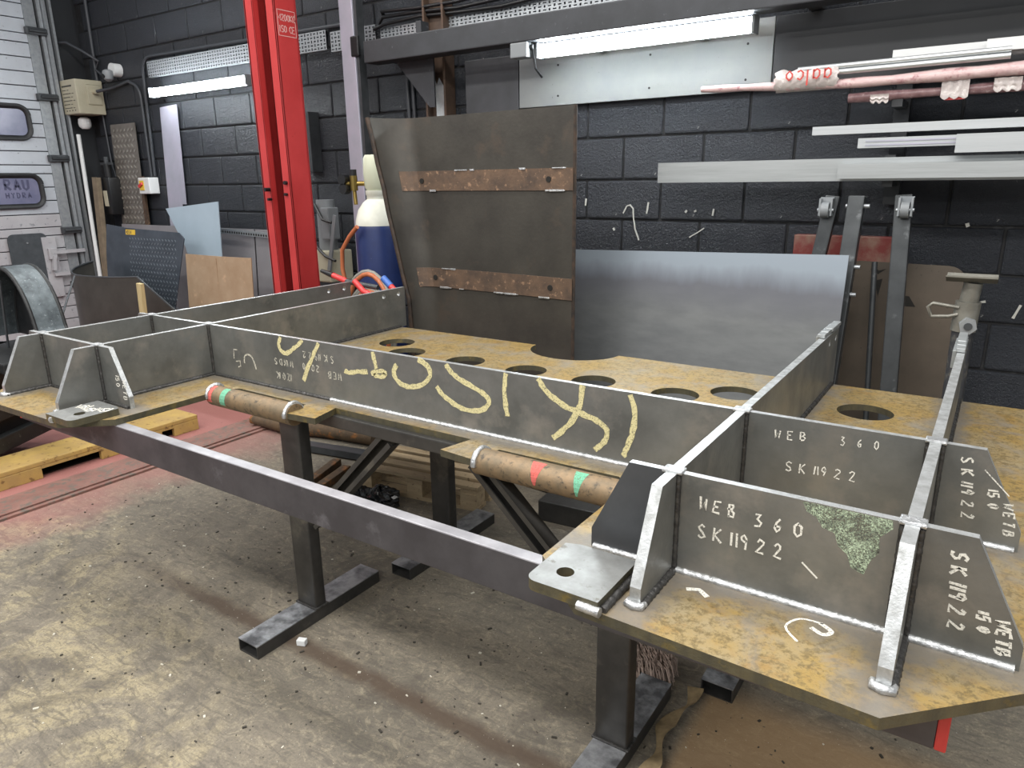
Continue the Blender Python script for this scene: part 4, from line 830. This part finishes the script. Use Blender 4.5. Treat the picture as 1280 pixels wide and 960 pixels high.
for i, (z_, lab) in enumerate(((1.992, 'upper bright round aluminium tube in the wrapped bundle'), (1.968, 'lower bright round aluminium tube in the wrapped bundle'))):
    tag(B().cyl((.6, 1.93-.008*i, z_), (1.37, 1.93-.008*i, z_+.008), .0115, 14).obj('round_tube', alu_m, smooth=50), lab, 'tube', 'tubes in the wrapped bundle')
b = B(); pts = [(.17+i*.1, 1.93, 1.945-.022*min(1, i/6)+.012*max(0, i-8)/8) for i in range(31)]
wb = thing('wrapped_bar', (1.4, 1.93, 1.9), 'long bar wrapped in crinkled pink film across the top of the rack', 'wrapped bar')
B().tube(pts, .028, 8, radii=[.015+.007*min(1, i/4)+.006*max(0, min(1, (i-7)/4))+.003*math.sin(i*2.1) for i in range(31)], flat=.8).obj('film', pink_m, wb, smooth=60)
lb = B().grid(lambda u, v: (Vector((.51+u*.26+.006*math.sin(v*20), 1.935-.038*math.sin(math.pi*v)**.5+.003*math.sin(u*40), 1.905+v*.09+.006*math.sin(u*22)*v)), (0, 1, 0)), 24, 10, .002).obj('label_sleeve', film_m, wb, smooth=60)
g = B(); text(g, 'aalco', (.745, 1.888, 1.985), -ex, -ez, -ey, .062, .0035, .72, t=.0015); g.obj('lettering', ink_r, lb)
wb2 = thing('wrapped_bar', (1.5, 1.95, 1.85), 'second wrapped bar under the pink one with torn film patches', 'wrapped bar')
B().tube([(.81+i*.12, 1.96, 1.866+.001*i) for i in range(20)], .022, 8, radii=[.019+.003*math.sin(i*1.7) for i in range(20)]).obj('film', filmd_m, wb2, smooth=60)
for x0, x1, z0, z1 in ((1.155, 1.25, 1.845, 1.925), (.9, .97, 1.845, 1.87), (1.33, 1.42, 1.86, 1.9)):
    B().grid(lambda u, v: (Vector((x0+u*(x1-x0), 1.925+.004*math.sin(u*17)+.003*math.sin(v*23), z0+v*(z1-z0)-.012*abs(math.sin(u*9))*(1-v))), (0, 1, 0)), 12, 6, .002).obj('torn_film', film_m, wb2, smooth=60)
B().box(1.17, 1.24, 1.93, 1.94, 1.832, 1.846).obj('red_tape', redsteel_m, wb2)
for x_, lab in ((1.0, 'left black rack arm bracket behind the stored bars'), (2.4, 'right black rack arm bracket behind the stored bars')):
    rk = thing('rack_bracket', (x_, 2.15, 1.4), lab, 'bracket', 'rack brackets')
    B().box(x_-.03, x_+.03, 2.13, 2.172 if False else 2.199, 1.42, 1.94).obj('upright', dark_board, rk)
    for z_, zr in ((1.50, 1.5245), (1.6205, 1.6295), (1.82, 1.85)): B().box(x_-.02, x_+.02, 1.955, 2.14, z_, zr).obj('arm', dark_board, rk)
# ================================================================== LEANING POSTS, BROWN SHEET, JACK
def leanpost(label, top, bot, w, dep, roller):
    top, bot = Vector(top), Vector(bot); T = thing('roller_post', bot, label, 'post', 'posts leaning on the back wall'); ax = (top-bot).normalized()
    B().bar(bot, top, w, dep, up=(0, -1, .1), bev=.005).obj('box_section', post_m, T)
    p = top-ax*.06
    if roller:
        q = p+Vector((roller*.012, -.045, 0)); B().cyl(q-ex*.016, q+ex*.016, .034, 18).obj('castor_wheel', greyp_m, T, smooth=50)
        B().box(q.x-.028, q.x-.02, q.y-.01, q.y+.03, q.z-.025, q.z+.05).box(q.x+.02, q.x+.028, q.y-.01, q.y+.03, q.z-.025, q.z+.05).box(q.x-.028, q.x+.028, q.y+.022, q.y+.03, q.z-.03, q.z+.055).cyl(q-ex*.034, q+ex*.034, .008, 8).obj('castor_fork', gal_m, T)
    else:
        b = B()
        for dz in (.02, -.24, -.36): r_ = top+ax*(dz-.06); b.cyl(r_-ex*.04+ey*-.01, r_-ex*.03+ey*-.01, .009, 8).cyl(r_+ex*.03+ey*-.01, r_+ex*.055+ey*-.01, .009, 8)
        b.obj('bolt', gal_m, T)
    return T
leanpost('left leaning steel post with a small castor, half hidden by the steel sheet', (.785, 2.0, 1.46), (.62, 1.83, 0), .06, .045, -1)
leanpost('middle leaning steel post with side bolts at the edge of the steel sheet', (.895, 1.93, 1.46), (.88, 1.66, 0), .065, .06, 0)
leanpost('right leaning steel post with a castor on top, in front of the brown sheet', (1.07, 1.97, 1.465), (1.165, 1.74, 0), .066, .045, 1)
tag(B().tube([(.99, 1.96, 1.18), (1.09, 1.76, .0)], .012, 8).obj('thin_bar', post_m, smooth=60), 'thin dark bar leaning between the middle and right posts', 'bar')
tag(B().box(.60, 1.03, 2.14, 2.195, 1.12, 1.275, bev=.004).obj('red_panel', M('faded_red_panel', '#7c3430', '#8a6a5c', 7, .45, .6, 0, .5)), 'faded red panel on the wall behind the leaning posts', 'panel')
bs = thing('brown_sheet', (1.14, 1.98, 0), 'dull brown flat steel sheet with rounded corner and cut-outs behind the right post', 'steel sheet')
pts = [(.70, 0), (1.34, 0), (1.34, 1.10)]+[(1.27+.07*math.cos(q), 1.10+.07*math.sin(q)) for q in [math.pi/2*i/6 for i in range(1, 7)]]+[(.92, 1.175), (.70, 1.15)]
B().prism(pts, (0, 1.99, 0), ex, Vector((0, .05, 1)).normalized(), Vector((0, -1, .05)).normalized(), .006).obj('sheet', brown_m, bs)
sv2 = Vector((0, .05, 1)).normalized(); sn2 = Vector((0, -1, .05)).normalized(); o3 = Vector((0, 1.99, 0))+sn2*.006
b = B().prism([(1.10, .985), (1.165, .985), (1.135, 1.03), (1.11, 1.03)], o3, ex, sv2, sn2, .001).prism([(.965, 1.14), (.99, 1.145), (1.0, 1.135), (1.03, 1.145), (1.0, 1.12)], o3, ex, sv2, sn2, .001).prism([(.99, 1.09), (1.02, 1.10), (1.01, 1.02)], o3, ex, sv2, sn2, .001).obj('cut_out', hole_m, bs)
jk = thing('jack_stand', (1.385, 1.6, 0), 'grey adjustable pipe jack stand with V head and loop handle', 'jack stand'); jx, jy = 1.375, 1.55
B().cyl((jx, jy, 0.02), (jx-.008, jy, .985), .036, 20).obj('tube', jackb_m, jk, smooth=50)
B().cyl((jx-.008, jy, .985), (jx-.004, jy, 1.095), .042, 20).obj('collar', jack_m, jk, smooth=50); B().cyl((jx-.004, jy, 1.095), (jx+.002, jy, 1.165), .031, 18).obj('inner_tube', jack_m, jk, smooth=50)
b = B(); b.prism([(-.06, 0), (-.01, -.022), (.03, 0), (.03, .006), (-.01, -.014), (-.06, .006)], (jx-.085, jy-.01, 1.19), ey, ez, ex, .16).obj('v_head', jack_m, jk)
B().tube([(jx-.03, jy-.03, 1.05), (jx-.06, jy-.03, 1.04), (jx-.115, jy-.03, 1.035), (jx-.13, jy-.03, 1.07), (jx-.115, jy-.03, 1.085), (jx-.03, jy-.03, 1.075)], .007, 8).obj('loop_handle', jack_m, jk, smooth=60)
B().cyl((jx+.005, jy-.04, 1.015), (jx+.008, jy-.075, 1.015), .03, 6).obj('locking_nut', gal_m, jk); B().cyl((jx+.008, jy-.075, 1.015), (jx+.0085, jy-.08, 1.015), .014, 12).obj('nut_bore', dgrey_m, jk)
for q in range(3):
    an = 2*math.pi*q/3+.4; B().bar((jx, jy, .25), (jx+.17*math.cos(an), jy+.17*math.sin(an), .015), .03, .03).obj('leg', jackb_m, jk)
# ================================================================== FLOOR CLUTTER
pl = thing('wooden_pallet', (-.85, 1.1, 0), 'small weathered wooden pallet on the floor under the frame', 'pallet')
pu = Vector((.99, .14, 0)).normalized(); pv = Vector((-.14, .99, 0)).normalized(); p0 = Vector((-1.20, .86, 0))
for i in range(4): c = p0+pv*(.035+i*.092)+ez*.115; B().obox(c+pu*.36, pu, pv, ez, .36, .029, .009, .003).obj('deck_board', wood_m, pl)
for i in range(3): c = p0+pu*(.05+i*.31)+pv*.175+ez*.096; B().obox(c, pv, pu, ez, .17, .045, .009).obj('stringer', wood_m, pl)
for i in range(3):
    for j in range(3): c = p0+pu*(.05+i*.31)+pv*(.045+j*.13)+ez*.052; B().obox(c, pu, pv, ez, .045, .045, .034, .002).obj('block', wood_m, pl)
for j in range(3): c = p0+pv*(.045+j*.13)+pu*.36+ez*.009; B().obox(c, pu, pv, ez, .36, .045, .009).obj('base_board', wood_m, pl)
bgb = thing('bin_bag', (-.93, .80, 0), 'crumpled black plastic bag heap in front of the pallet', 'bin bag')
for (cx, cy, rx, rz) in ((-1.03, .70, .08, .055), (-.92, .74, .09, .06), (-.85, .68, .06, .04)):
    def blob(u, v, cx=cx, cy=cy, rx=rx, rz=rz):
        th, ph = u*2*math.pi, v*math.pi; rr_ = 1+.12*math.sin(5*th+3*ph)+.09*math.sin(9*ph+4*th)+.05*math.sin(17*th)
        d_ = Vector((math.cos(th)*math.sin(ph), math.sin(th)*math.sin(ph), math.cos(ph))); p = Vector((cx, cy, rz*.8))+Vector((d_.x*rx, d_.y*rx, d_.z*rz))*rr_; p.z = max(p.z, .002); return p, d_
    B().grid(blob, 28, 14, .001).obj('lobe', bag_m, bgb)
tag(B().tube([(-2.50, 1.19, .05), (-2.2, 1.22, .05), (-1.9, 1.30, .05), (-1.55, 1.36, .05)], .045, 10, radii=[.03, .05, .047, .05]).obj('rusty_log', log_m, smooth=60), 'rough brown log lying on the floor behind the left trestle post', 'log')
tag(B().bar((-1.92, 1.1, .015), (-1.3, 1.22, .015), .13, .012).bar((-1.92, 1.04, .03), (-1.3, 1.15, .03), .012, .04).obj('flat_metal', dgrey_m), 'bent grey flat metal strip on the floor beside the pallet', 'metal strip')
tag(B().bar((-1.42, .72, .02), (-1.52, 1.02, .02), .05, .04, bev=.004).obj('timber_offcut', log_m), 'left dark timber offcut on the floor by the bin bag', 'timber offcut', 'timber offcuts')
tag(B().bar((-1.33, .72, .02), (-1.40, .98, .02), .05, .04, bev=.004).obj('timber_offcut', log_m), 'right dark timber offcut on the floor by the bin bag', 'timber offcut', 'timber offcuts')
tag(B().bar((-.20, 1.10, .05), (.45, 1.16, .05), .10, .10, bev=.004).obj('box_offcut', stand_m), 'black box section offcut on the floor under the right pipe', 'steel offcut')
mp = thing('mop_head', (.72, .34, 0), 'frayed brown mop head fibres beside the right trestle foot', 'mop')
b = B()
for i in range(420):
    x = random.uniform(.60, .74); y = .33+random.uniform(-.04, .05); z = random.uniform(.02, .07); q = random.uniform(-.5, .5)
    b.tube([(x, y, z), (x+.02+q*.02, y-.03, z+.01), (x+.03+q*.03, y-.04, max(.003, z-.02))], .0022, 3, cap=False)
stuff(b.obj('fibres', mop_m, mp)); B().box(.60, .76, .32, .38, .002, .05, bev=.01).obj('head', mop_m, mp)
st = B().grid(lambda u, v: (Vector((.84+.015*math.sin(u*9)+(v-.5)*.035*(1+.5*math.sin(u*14)), -.12+u*.42, .006+.012*abs(math.sin(u*11))+.012*v)), (0, 0, 1)), 30, 3, .002)
tag(st.obj('dry_strap', leaf_m, smooth=60), 'dry brown twisted strap lying along the right trestle foot', 'strap')
tag(B().obox((-.39, -.2, .012), (1, .4, 0), (-.4, 1, 0), ez, .016, .011, .011, .003).obj('stone_chip', white_m), 'small white stone chip near the front trestle foot', 'stone chip')
b = B()
for i in range(520):
    x = random.uniform(-2.2, 1.4); y = random.gauss(-.1, .45)
    if y > 1.5: continue
    s_ = random.choice((.0016, .002, .0025, .003, .0045)); an = random.uniform(0, 6.3)
    b.obox((x, y, s_*.4), (math.cos(an), math.sin(an), 0), (-math.sin(an), math.cos(an), 0), ez, s_*random.uniform(.8, 1.8), s_*.7, s_*.4, 0, 0 if random.random() < .8 else 1)
dbr = stuff(b.obj('floor_debris', [M('swarf', '#38342d', rough=.7), M('pale_grit', '#c9c4b6', rough=.8)])); tag(dbr, 'scattered dark swarf and pale grit across the concrete floor', 'debris')
# dried paint splashes on the black wall
spm = M('paint_splash_white', '#b9b9b2', rough=.7)
for pts_, w_ in (([(-.34, 1.36), (-.32, 1.40), (-.30, 1.405), (-.28, 1.385), (-.275, 1.33), (-.265, 1.28), (-.24, 1.215)], .004), ([(-.58, 1.40), (-.575, 1.44)], .005), ([(.17, 1.355), (.175, 1.39)], .005), ([(.02, 1.37), (.03, 1.38)], .006), ([(.07, 1.375), (.08, 1.38)], .005), ([(1.30, 1.33), (1.315, 1.335)], .009), ([(-.2, 1.36), (-.19, 1.42)], .004), ([(1.40, 1.0), (1.42, 1.005)], .005), ([(1.53, .94), (1.55, 1.0)], .005), ([(-.40, 1.27), (-.39, 1.275)], .008), ([(0.05, 1.24), (.13, 1.29)], .003)):
    g_ = B(); stroke(g_, pts_, (0, WY-.0035, 0), ex, ez, -ey, w_, .0015, .001); g_.obj('paint_splash', spm, wall)
bpy.context.view_layer.update()
